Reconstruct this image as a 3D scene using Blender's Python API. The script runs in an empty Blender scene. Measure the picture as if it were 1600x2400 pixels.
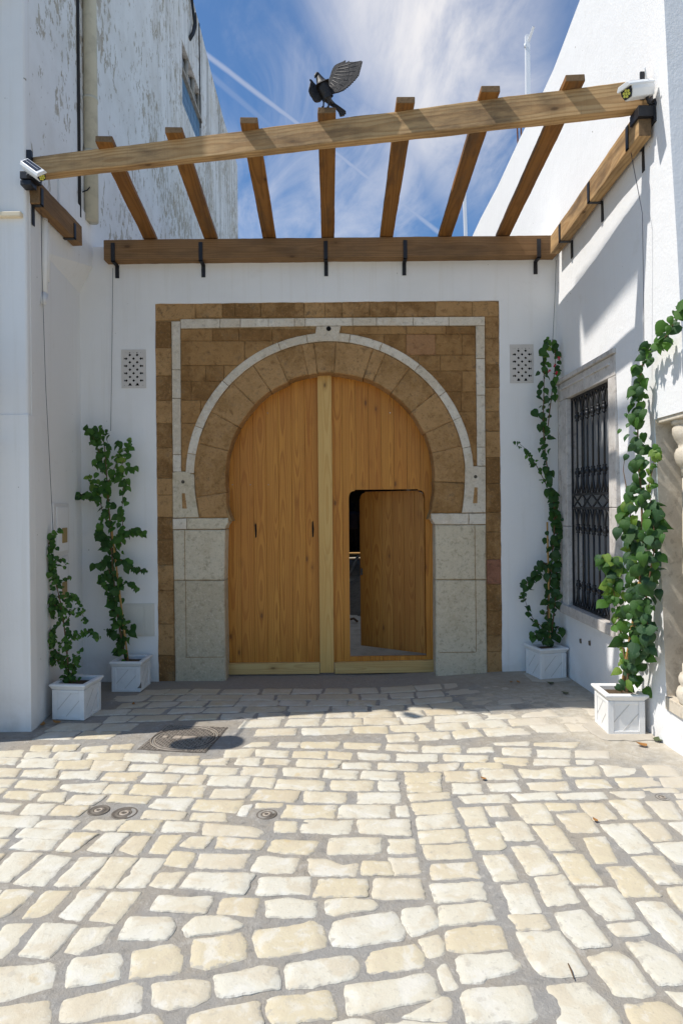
import bpy, bmesh, math, random
from mathutils import Vector, Matrix, noise as mn

random.seed(7)
PI = math.pi
scene = bpy.context.scene
C = scene.collection

# ------------------------------------------------------------------ camera
F = 1450.0            # focal length in pixels of a 1600 x 2400 frame
H = 1.65              # eye height
ROLL = 0.0095
cam_d = bpy.data.cameras.new("camera")
cam_d.sensor_fit = 'VERTICAL'
cam_d.sensor_height = 36.0
cam_d.lens = F / 2400.0 * 36.0
cam_d.shift_y = -13.0 / 2400.0
cam_d.clip_start = 0.05
cam_d.clip_end = 5000.0
cam = bpy.data.objects.new("camera", cam_d)
C.objects.link(cam)
cam.matrix_world = Matrix.Translation((0, 0, H)) @ Matrix.Rotation(ROLL, 4, 'Y') @ Matrix.Rotation(PI / 2, 4, 'X')
scene.camera = cam

# ------------------------------------------------------------------ sky, sun, exposure
SUN = Vector((1.0, 0.155, -1.5)).normalized()      # direction the light travels
elev = math.asin(-SUN.z)
azim = math.atan2(-SUN.x, -SUN.y)                  # clockwise from +Y
SKY_STRENGTH = 0.122
world = bpy.data.worlds.new("World")
scene.world = world
world.use_nodes = True

sun_d = bpy.data.lights.new("sun", 'SUN')
sun_d.energy = 4.4
sun_d.angle = math.radians(0.53)
sun_d.color = (1.0, 0.965, 0.905)
sun = bpy.data.objects.new("sun", sun_d)
C.objects.link(sun)
sun.rotation_euler = SUN.to_track_quat('-Z', 'Y').to_euler()
sun.location = (-8, -2, 14)

scene.view_settings.view_transform = 'Standard'
scene.view_settings.look = 'None'
scene.view_settings.gamma = 1.0
scene.view_settings.exposure = 0.17
scene.view_settings.use_curve_mapping = False


# ------------------------------------------------------------------ node helpers
class T:
    def __init__(self, tree):
        self.t = tree
        self.t.nodes.clear()

    def n(self, kind, ins=None, **props):
        nd = self.t.nodes.new(kind)
        for k, v in props.items():
            setattr(nd, k, v)
        for k, v in (ins or {}).items():
            s = nd.inputs[k]
            if isinstance(v, bpy.types.NodeSocket):
                self.t.links.new(v, s)
            else:
                s.default_value = v
        return nd

    def m(self, op, a, b=0.0, clamp=False):
        nd = self.n('ShaderNodeMath', {0: a, 1: b}, operation=op)
        nd.use_clamp = clamp
        return nd.outputs[0]

    def v(self, op, a, b=(0, 0, 0)):
        nd = self.n('ShaderNodeVectorMath', {0: a, 1: b}, operation=op)
        return nd.outputs['Value'] if op in ('DOT_PRODUCT', 'LENGTH') else nd.outputs[0]

    def mix(self, fac, a, b, blend='MIX'):
        def c(x):
            return x if isinstance(x, bpy.types.NodeSocket) else (x[0], x[1], x[2], 1.0)
        nd = self.n('ShaderNodeMixRGB', {0: fac, 1: c(a), 2: c(b)}, blend_type=blend)
        return nd.outputs[0]

    def ss(self, x, lo, hi, a=0.0, b=1.0):
        nd = self.n('ShaderNodeMapRange', {0: x, 1: lo, 2: hi, 3: a, 4: b}, interpolation_type='SMOOTHSTEP')
        return nd.outputs[0]

    def noise(self, vec, scale, detail=3.0, rough=0.55, dist=0.0, out='Fac'):
        nd = self.n('ShaderNodeTexNoise', {'Vector': vec, 'Scale': scale, 'Detail': detail, 'Roughness': rough, 'Distortion': dist})
        return nd.outputs[out]

    def sc(self, vec, s, loc=(0, 0, 0)):
        nd = self.n('ShaderNodeMapping', {'Vector': vec, 'Scale': s, 'Location': loc})
        return nd.outputs[0]

    def xyz(self, vec):
        nd = self.n('ShaderNodeSeparateXYZ', {0: vec})
        return nd.outputs[0], nd.outputs[1], nd.outputs[2]

    def comb(self, x, y, z):
        return self.n('ShaderNodeCombineXYZ', {0: x, 1: y, 2: z}).outputs[0]

    def obj(self):
        return self.n('ShaderNodeTexCoord').outputs['Object']

    def pos(self):
        return self.n('ShaderNodeNewGeometry').outputs['Position']

    def rnd(self):
        return self.n('ShaderNodeObjectInfo').outputs['Random']

    def bump(self, h, strength=0.3, dist=0.01, normal=None):
        ins = {'Height': h, 'Strength': strength, 'Distance': dist}
        if normal is not None:
            ins['Normal'] = normal
        return self.n('ShaderNodeBump', ins).outputs[0]

    def bsdf(self, col, rough=0.7, normal=None, metal=0.0, spec=0.35):
        ins = {'Base Color': col if isinstance(col, bpy.types.NodeSocket) else (col[0], col[1], col[2], 1), 'Roughness': rough, 'Metallic': metal, 'Specular IOR Level': spec}
        if normal is not None:
            ins['Normal'] = normal
        b = self.n('ShaderNodeBsdfPrincipled', ins)
        o = self.n('ShaderNodeOutputMaterial', {'Surface': b.outputs[0]})
        return b


def new_mat(name):
    m = bpy.data.materials.new(name)
    m.use_nodes = True
    return m, T(m.node_tree)


# world: clear sky with thin cirrus and two contrails
def build_world():
    t = T(world.node_tree)
    sky = t.n('ShaderNodeTexSky', sky_type='NISHITA', sun_disc=False, sun_elevation=elev, sun_rotation=azim,
              altitude=0.0, air_density=1.0, dust_density=0.35, ozone_density=2.8)
    d = t.n('ShaderNodeTexCoord').outputs['Generated']
    x, y, z = t.xyz(d)
    zc = t.m('ADD', t.m('MAXIMUM', z, 0.0), 0.12)
    px = t.m('DIVIDE', x, zc)
    py = t.m('DIVIDE', y, zc)
    q = t.comb(px, py, 0.0)
    rot = t.n('ShaderNodeMapping', {'Vector': q, 'Rotation': (0, 0, math.radians(62)), 'Scale': (1.0, 0.6, 1)}).outputs[0]
    n1 = t.noise(rot, 1.9, 7.0, 0.58, 0.5)
    n2 = t.noise(t.sc(rot, (1.0, 1.6, 1), (3.1, 1.7, 0)), 3.6, 8.0, 0.62, 0.7)
    n3 = t.noise(q, 0.9, 3.0, 0.5, 0.2)
    body = t.m('ADD', t.m('MULTIPLY', n1, 0.6), t.m('MULTIPLY', n2, 0.4))
    # one bright bank of cirrus that lies ahead and high, a little right of the gate axis
    cl = t.v('SUBTRACT', q, (0.16, 1.02, 0))
    cx, cy, _ = t.xyz(cl)
    along = t.m('ADD', t.m('MULTIPLY', cx, 0.30), t.m('MULTIPLY', cy, 0.95))
    across = t.m('SUBTRACT', t.m('MULTIPLY', cx, 0.95), t.m('MULTIPLY', cy, 0.30))
    e = t.m('ADD', t.m('POWER', t.m('MULTIPLY', t.m('ABSOLUTE', along), 1.5), 2.0), t.m('POWER', t.m('MULTIPLY', t.m('ABSOLUTE', across), 4.4), 2.0))
    bank = t.ss(t.m('ADD', e, t.m('MULTIPLY', t.m('SUBTRACT', n1, 0.5), 2.2)), 1.25, 0.05)
    thin = t.ss(t.m('ADD', body, t.m('MULTIPLY', t.m('SUBTRACT', n3, 0.5), 0.55)), 0.47, 0.70)
    cover = t.m('MAXIMUM', t.m('MULTIPLY', bank, t.ss(body, 0.34, 0.62)), t.m('MULTIPLY', thin, 0.46))
    # contrails: great circles through two directions

    def trail(a, b, w, s):
        nrm = Vector(a).normalized().cross(Vector(b).normalized()).normalized()
        dd = t.m('ABSOLUTE', t.m('ADD', t.v('DOT_PRODUCT', d, tuple(nrm)), t.m('MULTIPLY', t.m('SUBTRACT', n2, 0.5), w * 1.2)))
        return t.m('MULTIPLY', t.ss(dd, w, w * 0.15), t.m('MULTIPLY', t.ss(n1, 0.25, 0.6), s))

    def ray(pxx, pyy):
        u, v = pxx - 800.0, 1200.0 - pyy
        u0 = u + v * ROLL
        v0 = v - u * ROLL - 13.0
        return (u0 / F, 1.0, v0 / F)
    t1 = trail(ray(495, 135), ray(1020, 538), 0.0048, 0.30)
    t2 = trail(ray(640, 300), ray(780, 420), 0.006, 0.10)
    cover = t.m('MAXIMUM', cover, t.m('MAXIMUM', t1, t2))
    cover = t.m('MULTIPLY', cover, t.ss(z, 0.0, 0.25))
    tint = t.mix(1.0, sky.outputs[0], (0.68, 0.91, 1.08), 'MULTIPLY')
    col = t.mix(t.m('MULTIPLY', cover, 0.80), tint, (8.4, 8.0, 7.6))
    bg = t.n('ShaderNodeBackground', {'Color': col, 'Strength': SKY_STRENGTH})
    t.n('ShaderNodeOutputWorld', {'Surface': bg.outputs[0]})


build_world()


# ------------------------------------------------------------------ unprojection of measured points
def ray0(px, py):
    u, v = px - 800.0, 1200.0 - py
    return u + v * ROLL, v - u * ROLL - 13.0


def at(px, py, Y):
    u0, v0 = ray0(px, py)
    return Vector((u0 * Y / F, Y, H + v0 * Y / F))


def atx(px, py, X):
    u0, v0 = ray0(px, py)
    Y = X * F / u0
    return Vector((X, Y, H + v0 * Y / F))


def sstep(x, a, b):
    k = max(0.0, min(1.0, (x - a) / (b - a)))
    return k * k * (3 - 2 * k)


def gz(x, y):
    return 0.065 * sstep(x, 0.2, 1.9) * sstep(y, 1.0, 4.0)


def grd(px, py):
    u0, v0 = ray0(px, py)
    z = 0.0
    for _ in range(5):
        Y = (z - H) * F / v0
        X = u0 * Y / F
        z = gz(X, Y)
    return Vector((X, Y, z))


def project(p):
    u0 = p[0] * F / p[1]
    v0 = (p[2] - H) * F / p[1] + 13.0
    u = u0 - v0 * ROLL
    v = v0 + u0 * ROLL
    return 800 + u, 1200 - v


# ------------------------------------------------------------------ object helpers
def tag(o, label=None, cat=None, group=None, kind=None):
    if label:
        o['label'] = label
    if cat:
        o['category'] = cat
    if group:
        o['group'] = group
    if kind:
        o['kind'] = kind
    return o


def thing(name, label, cat, loc=(0, 0, 0), rotz=0.0, group=None):
    o = bpy.data.objects.new(name, None)
    o.empty_display_size = 0.2
    C.objects.link(o)
    o.location = loc
    o.rotation_euler = (0, 0, rotz)
    return tag(o, label, cat, group)


def link(name, me, m, parent=None, bevel=0.0, seg=2, smooth=False):
    o = bpy.data.objects.new(name, me)
    C.objects.link(o)
    if m is not None and not me.materials:
        for k in (m if isinstance(m, (list, tuple)) else [m]):
            me.materials.append(k)
    if parent is not None:
        o.parent = parent
        o.matrix_parent_inverse = parent.matrix_basis.inverted()   # children are given in world space
    if bevel > 0:
        b = o.modifiers.new("bevel", 'BEVEL')
        b.width = bevel
        b.segments = seg
        b.limit_method = 'ANGLE'
        b.angle_limit = math.radians(40)
    if smooth:
        for p in me.polygons:
            p.use_smooth = True
    return o


class MB:
    """collects simple solids into one mesh"""

    def __init__(self):
        self.v = []
        self.f = []
        self.sm = []

    def add(self, vs, fs, smooth=False):
        b = len(self.v)
        self.v += [tuple(p) for p in vs]
        self.f += [tuple(i + b for i in f) for f in fs]
        self.sm += [smooth] * len(fs)
        return self

    def box(self, x0, x1, y0, y1, z0, z1):
        return self.hexa([(x0, y0, z0), (x1, y0, z0), (x1, y1, z0), (x0, y1, z0), (x0, y0, z1), (x1, y0, z1), (x1, y1, z1), (x0, y1, z1)])

    def hexa(self, p):
        return self.add(p, [(3, 2, 1, 0), (4, 5, 6, 7), (0, 1, 5, 4), (1, 2, 6, 5), (2, 3, 7, 6), (3, 0, 4, 7)])

    def bar(self, a, b, w, h, up=(0, 0, 1)):
        a, b = Vector(a), Vector(b)
        d = (b - a).normalized()
        up = Vector(up)
        s = d.cross(up).normalized() * (w / 2)
        u = s.cross(d).normalized() * (h / 2)
        return self.hexa([a - s - u, a + s - u, b + s - u, b - s - u, a - s + u, a + s + u, b + s + u, b - s + u])

    def tube(self, pts, r, n=8, cap=True):
        pts = [Vector(p) for p in pts]
        rs = r if isinstance(r, (list, tuple)) else [r] * len(pts)
        vs, fs = [], []
        ref = None
        for i, p in enumerate(pts):
            d = (pts[min(i + 1, len(pts) - 1)] - pts[max(i - 1, 0)]).normalized()
            if ref is None:
                ref = Vector((1, 0, 0)) if abs(d.x) < 0.8 else Vector((0, 1, 0))
            s = d.cross(ref).normalized()
            ref = s.cross(d).normalized()
            for k in range(n):
                a = 2 * PI * k / n
                vs.append(p + (s * math.cos(a) + ref * math.sin(a)) * rs[i])
        for i in range(len(pts) - 1):
            for k in range(n):
                k2 = (k + 1) % n
                fs.append((i * n + k, i * n + k2, (i + 1) * n + k2, (i + 1) * n + k))
        if cap:
            fs.append(tuple(range(n))[::-1])
            fs.append(tuple((len(pts) - 1) * n + k for k in range(n)))
        return self.add(vs, fs, True)

    def lathe(self, prof, c=(0, 0, 0), n=24):
        vs, fs = [], []
        for r, z in prof:
            for k in range(n):
                a = 2 * PI * k / n
                vs.append((c[0] + r * math.cos(a), c[1] + r * math.sin(a), c[2] + z))
        for i in range(len(prof) - 1):
            for k in range(n):
                k2 = (k + 1) % n
                fs.append((i * n + k, i * n + k2, (i + 1) * n + k2, (i + 1) * n + k))
        fs.append(tuple(range(n))[::-1])
        fs.append(tuple((len(prof) - 1) * n + k for k in range(n)))
        return self.add(vs, fs, True)

    def prism_y(self, poly, y0, y1):
        """polygon given as (x, z), counter-clockwise seen from -Y, from y0 (front) to y1 (back)"""
        n = len(poly)
        vs = [(x, y0, z) for x, z in poly] + [(x, y1, z) for x, z in poly]
        fs = [tuple(range(n)), tuple(range(n, 2 * n))[::-1]]
        for i in range(n):
            j = (i + 1) % n
            fs.append((j, i, n + i, n + j))
        return self.add(vs, fs)

    def prism_x(self, poly, x0, x1):
        """polygon given as (y, z)"""
        n = len(poly)
        vs = [(x0, y, z) for y, z in poly] + [(x1, y, z) for y, z in poly]
        fs = [tuple(range(n)), tuple(range(n, 2 * n))[::-1]]
        for i in range(n):
            j = (i + 1) % n
            fs.append((j, i, n + i, n + j))
        return self.add(vs, fs)

    def mesh(self, name, center=None, fix=True):
        me = bpy.data.meshes.new(name)
        vs = self.v
        if center is not None:
            c = Vector(center)
            vs = [tuple(Vector(p) - c) for p in vs]
        me.from_pydata(vs, [], self.f)
        me.polygons.foreach_set('use_smooth', self.sm)
        if fix:
            bm = bmesh.new()
            bm.from_mesh(me)
            bmesh.ops.recalc_face_normals(bm, faces=bm.faces)
            bm.to_mesh(me)
            bm.free()
        me.update()
        return me

    def build(self, name, m, parent=None, center=None, bevel=0.0, seg=2):
        o = link(name, self.mesh(name, center), m, parent, bevel, seg)
        if center is not None:
            o.location = center
        return o


def poly_area(p):
    return 0.5 * sum(p[i][0] * p[(i + 1) % len(p)][1] - p[(i + 1) % len(p)][0] * p[i][1] for i in range(len(p)))


def inset(poly, d):
    """move the outline of a counter-clockwise polygon inwards by d"""
    n = len(poly)
    out = []
    for i in range(n):
        p0, p1, p2 = Vector(poly[i - 1]), Vector(poly[i]), Vector(poly[(i + 1) % n])
        e1, e2 = (p1 - p0), (p2 - p1)
        if e1.length < 1e-9 or e2.length < 1e-9:
            out.append(tuple(p1))
            continue
        e1.normalize()
        e2.normalize()
        n1, n2 = Vector((-e1.y, e1.x)), Vector((-e2.y, e2.x))
        b = n1 + n2
        if b.length < 1e-6:
            b = n1
        b.normalize()
        k = max(0.45, b.dot(n1))
        out.append(tuple(p1 + b * (d / k)))
    return out


def densify(poly, step, jit, seed=0.0):
    """split long edges and shake the points a little, so cut edges are not ruler straight"""
    out = []
    n = len(poly)
    for i in range(n):
        a, b = Vector(poly[i]), Vector(poly[(i + 1) % n])
        k = max(1, int((b - a).length / step))
        for j in range(k):
            p = a.lerp(b, j / k)
            q = mn.noise_vector(Vector((p.x * 17, p.y * 17, seed)))
            q2 = mn.noise_vector(Vector((p.x * 61, p.y * 61, seed + 9)))
            out.append((p.x + (q.x + 0.5 * q2.x) * jit, p.y + (q.y + 0.5 * q2.y) * jit))
    return out
# ------------------------------------------------------------------ materials
def plaster(name, col=(0.81, 0.79, 0.76), lump=0.5, dirt=0.35, streak=0.25, grain=0.25):
    m, t = new_mat(name)
    p = t.pos()
    big = t.noise(p, 0.9, 4, 0.6)
    mid = t.noise(p, 5.0, 5, 0.6)
    fine = t.noise(p, 55.0, 3, 0.7)
    st = t.noise(t.sc(p, (9, 9, 0.35)), 1.6, 4, 0.6)
    _, _, z = t.xyz(p)
    low = t.ss(t.m('ADD', z, t.m('MULTIPLY', t.m('SUBTRACT', mid, 0.5), 0.35)), 0.42, 0.0)
    c = t.mix(t.m('MULTIPLY', t.ss(big, 0.42, 0.75), dirt), col, (col[0] * 0.86, col[1] * 0.85, col[2] * 0.83))
    c = t.mix(t.m('MULTIPLY', t.ss(st, 0.52, 0.72), streak), c, (0.62, 0.58, 0.50))
    c = t.mix(t.m('MULTIPLY', t.ss(t.noise(p, 2.3, 6, 0.7), 0.60, 0.72), 0.25), c, (0.66, 0.63, 0.58))
    c = t.mix(t.m('MULTIPLY', low, t.m('MULTIPLY', t.ss(mid, 0.35, 0.7), 0.45)), c, (0.50, 0.44, 0.36))
    c = t.mix(t.ss(t.noise(p, 26, 2, 0.5), 0.765, 0.80), c, (0.30, 0.27, 0.23))
    h = t.m('ADD', t.m('MULTIPLY', mid, lump), t.m('MULTIPLY', fine, grain * 0.25))
    brush = t.noise(t.sc(p, (22, 22, 1.6)), 2.0, 3, 0.5)
    h = t.m('ADD', h, t.m('MULTIPLY', brush, 0.10))
    t.bsdf(c, 0.85, t.bump(h, 0.55, 0.02), spec=0.15)
    return m


def peeling(name):
    m, t = new_mat(name)
    p = t.pos()
    q = t.n('ShaderNodeMapping', {'Vector': p, 'Rotation': (math.radians(14), 0, 0), 'Scale': (1.0, 1.0, 0.45)}).outputs[0]
    n1 = t.noise(q, 11.0, 7, 0.68, 0.35)
    n2 = t.noise(q, 26.0, 5, 0.65, 0.3)
    n3 = t.noise(p, 0.75, 4, 0.55)
    x, y, z = t.xyz(p)
    den = t.m('ADD', t.m('MULTIPLY', n1, 0.58), t.m('MULTIPLY', n2, 0.42))
    thr = t.m('SUBTRACT', 0.585, t.m('MULTIPLY', t.ss(n3, 0.36, 0.66), 0.10))
    flake = t.ss(t.m('SUBTRACT', den, thr), -0.004, 0.014)
    paint = t.mix(t.ss(t.noise(p, 1.7, 5, 0.6), 0.35, 0.7), (0.82, 0.80, 0.765), (0.73, 0.70, 0.655))
    under = t.mix(t.ss(t.noise(p, 6, 4, 0.6), 0.35, 0.65), (0.40, 0.325, 0.23), (0.50, 0.445, 0.36))
    c = t.mix(t.m('MULTIPLY', flake, 0.85), paint, under)
    # grey water streaks that run down from the parapet and grow towards the far end
    s1 = t.noise(t.sc(p, (1.0, 1.8, 0.10)), 2.1, 5, 0.62)
    s2 = t.noise(t.sc(p, (1.0, 5.0, 0.16)), 2.6, 4, 0.6)
    far = t.ss(t.m('ADD', y, t.m('MULTIPLY', s1, 2.0)), 7.0, 13.0)
    top = t.ss(z, 4.0, 10.2)
    sk = t.m('MULTIPLY', t.m('MULTIPLY', t.ss(t.m('ADD', s1, t.m('MULTIPLY', s2, 0.5)), 0.68, 0.95), far), t.m('ADD', 0.2, t.m('MULTIPLY', top, 0.5)))
    c = t.mix(sk, c, (0.26, 0.24, 0.21))
    c = t.mix(t.m('MULTIPLY', t.ss(t.noise(p, 1.1, 5, 0.65), 0.52, 0.72), t.m('MULTIPLY', far, 0.5)), c, (0.56, 0.48, 0.34))
    h = t.m('ADD', t.m('MULTIPLY', flake, -0.6), t.m('MULTIPLY', n2, 0.5))
    t.bsdf(c, 0.9, t.bump(h, 0.6, 0.008), spec=0.1)
    return m


def sandstone(name, a, b, pit=0.5, speck=0.5, dark=(0.10, 0.075, 0.05), bmp=1.0):
    """weathered cut stone: tone differs from block to block, dark pits, pale grains"""
    m, t = new_mat(name)
    p = t.pos()
    r = t.rnd()
    n1 = t.noise(p, 4.5, 6, 0.68)
    n2 = t.noise(p, 19, 6, 0.72, 0.3)
    n3 = t.noise(p, 62, 4, 0.7)
    k = t.m('ADD', n1, t.m('MULTIPLY', t.m('SUBTRACT', r, 0.5), 0.30))
    c = t.mix(t.ss(k, 0.34, 0.66), a, b)
    c = t.mix(t.m('MULTIPLY', t.ss(n2, 0.47, 0.36), 0.55), c, (a[0] * 0.62, a[1] * 0.60, a[2] * 0.58))
    c = t.mix(t.m('MULTIPLY', t.ss(n2, 0.53, 0.66), 0.45), c, (b[0] * 1.18, b[1] * 1.18, b[2] * 1.2))
    c = t.mix(t.m('MULTIPLY', t.ss(t.noise(p, 9, 7, 0.78), 0.545, 0.66), pit), c, dark)
    c = t.mix(t.m('MULTIPLY', t.ss(n3, 0.56, 0.68), pit * 0.9), c, dark)
    c = t.mix(t.m('MULTIPLY', t.ss(n3, 0.44, 0.34), speck * 0.6), c, (b[0] * 1.3, b[1] * 1.3, b[2] * 1.35))
    h = t.m('ADD', t.m('ADD', t.m('MULTIPLY', n1, 0.8), t.m('MULTIPLY', n2, 0.5)), t.m('MULTIPLY', n3, 0.22))
    t.bsdf(c, 0.88, t.bump(h, bmp, 0.02), spec=0.15)
    return m


def cobble(name):
    m, t = new_mat(name)
    p = t.pos()
    r1 = t.rnd()
    r2 = t.n('ShaderNodeNewGeometry').outputs['Random Per Island']
    r = t.m('FRACT', t.m('ADD', r1, r2))
    rb = t.m('FRACT', t.m('MULTIPLY', r, 7.31))
    warp = t.v('ADD', p, t.v('SCALE', (0, 0, 0)))
    n1 = t.noise(p, 7.0, 5, 0.6, 0.5)
    n2 = t.noise(p, 24, 5, 0.65)
    n3 = t.noise(p, 120, 3, 0.7)
    base = t.mix(t.ss(r, 0.15, 1.0), (0.60, 0.56, 0.46), (0.565, 0.485, 0.335))
    base = t.mix(t.m('MULTIPLY', t.ss(rb, 0.82, 0.9), 0.55), base, (0.54, 0.455, 0.32))
    base = t.mix(t.m('MULTIPLY', t.ss(n1, 0.50, 0.62), 0.6), base, (0.53, 0.45, 0.325))
    base = t.mix(t.m('MULTIPLY', t.ss(n1, 0.47, 0.36), 0.6), base, (0.645, 0.615, 0.545))
    base = t.mix(t.m('MULTIPLY', t.ss(t.noise(p, 8, 3, 0.5), 0.67, 0.74), 0.4), base, (0.55, 0.40, 0.18))
    base = t.mix(t.m('MULTIPLY', t.ss(n2, 0.57, 0.68), 0.40), base, (0.40, 0.36, 0.295))
    base = t.mix(t.m('MULTIPLY', t.ss(n2, 0.43, 0.33), 0.35), base, (0.67, 0.64, 0.575))
    base = t.mix(t.m('MULTIPLY', t.ss(t.noise(p, 60, 4, 0.7), 0.60, 0.70), 0.45), base, (0.33, 0.295, 0.24))
    rim = t.n('ShaderNodeAttribute', attribute_name='rim').outputs['Fac']
    sm = t.ss(t.m('ADD', rim, t.m('MULTIPLY', t.m('SUBTRACT', n2, 0.5), 2.6)), 0.92, 1.18)
    base = t.mix(t.m('MULTIPLY', sm, 0.75), base, (0.40, 0.365, 0.305))
    # dried mortar film towards the right-hand wall
    x, y, z = t.xyz(p)
    nn = t.noise(p, 3.2, 6, 0.7)
    film = t.ss(t.m('ADD', t.m('ADD', t.m('MULTIPLY', x, 0.55), t.m('MULTIPLY', y, 0.22)), t.m('MULTIPLY', t.m('SUBTRACT', nn, 0.5), 1.5)), 1.42, 1.95)
    film = t.m('MULTIPLY', film, t.ss(t.m('ADD', n2, t.m('MULTIPLY', film, 0.20)), 0.36, 0.66))
    base = t.mix(t.m('MULTIPLY', film, 0.8), base, (0.57, 0.51, 0.42))
    gate = t.ss(t.m('ADD', y, t.m('MULTIPLY', t.m('SUBTRACT', nn, 0.5), 0.9)), 4.5, 5.5)  # brown tone of the shaded stretch by the gate, put into the sett colour
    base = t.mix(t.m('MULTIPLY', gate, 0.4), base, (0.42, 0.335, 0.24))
    h = t.m('ADD', t.m('ADD', t.m('MULTIPLY', n1, 0.9), t.m('MULTIPLY', n2, 0.5)), t.m('MULTIPLY', n3, 0.12))
    t.bsdf(base, 0.75, t.bump(h, 0.55, 0.012), spec=0.25)
    return m


def mortar(name):
    m, t = new_mat(name)
    p = t.pos()
    n1 = t.noise(p, 2.4, 6, 0.65)
    n2 = t.noise(p, 18, 6, 0.7, 0.3)
    n3 = t.noise(p, 130, 4, 0.75)
    x, y, z = t.xyz(p)
    c = t.mix(t.ss(n1, 0.38, 0.64), (0.305, 0.288, 0.262), (0.335, 0.295, 0.24))
    c = t.mix(t.m('MULTIPLY', t.ss(n2, 0.53, 0.66), 0.55), c, (0.47, 0.435, 0.38))
    c = t.mix(t.m('MULTIPLY', t.ss(n2, 0.45, 0.33), 0.6), c, (0.20, 0.188, 0.168))
    c = t.mix(t.m('MULTIPLY', t.ss(n3, 0.62, 0.72), 0.35), c, (0.12, 0.115, 0.105))
    film = t.ss(t.m('ADD', t.m('ADD', t.m('MULTIPLY', x, 0.55), t.m('MULTIPLY', y, 0.22)), t.m('MULTIPLY', t.m('SUBTRACT', n1, 0.5), 1.2)), 1.5, 2.05)
    c = t.mix(t.m('MULTIPLY', film, 0.85), c, t.mix(t.ss(n2, 0.4, 0.65), (0.50, 0.44, 0.345), (0.60, 0.55, 0.46)))
    gate = t.ss(t.m('ADD', y, t.m('MULTIPLY', t.m('SUBTRACT', n1, 0.5), 0.8)), 5.1, 5.6)  # same shade tone near the gate, painted into the mortar
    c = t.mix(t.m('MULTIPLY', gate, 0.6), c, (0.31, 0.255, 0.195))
    h = t.m('ADD', t.m('ADD', t.m('MULTIPLY', n1, 0.6), t.m('MULTIPLY', n2, 0.9)), t.m('MULTIPLY', n3, 0.25))
    t.bsdf(c, 0.92, t.bump(h, 0.9, 0.015), spec=0.1)
    return m


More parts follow.
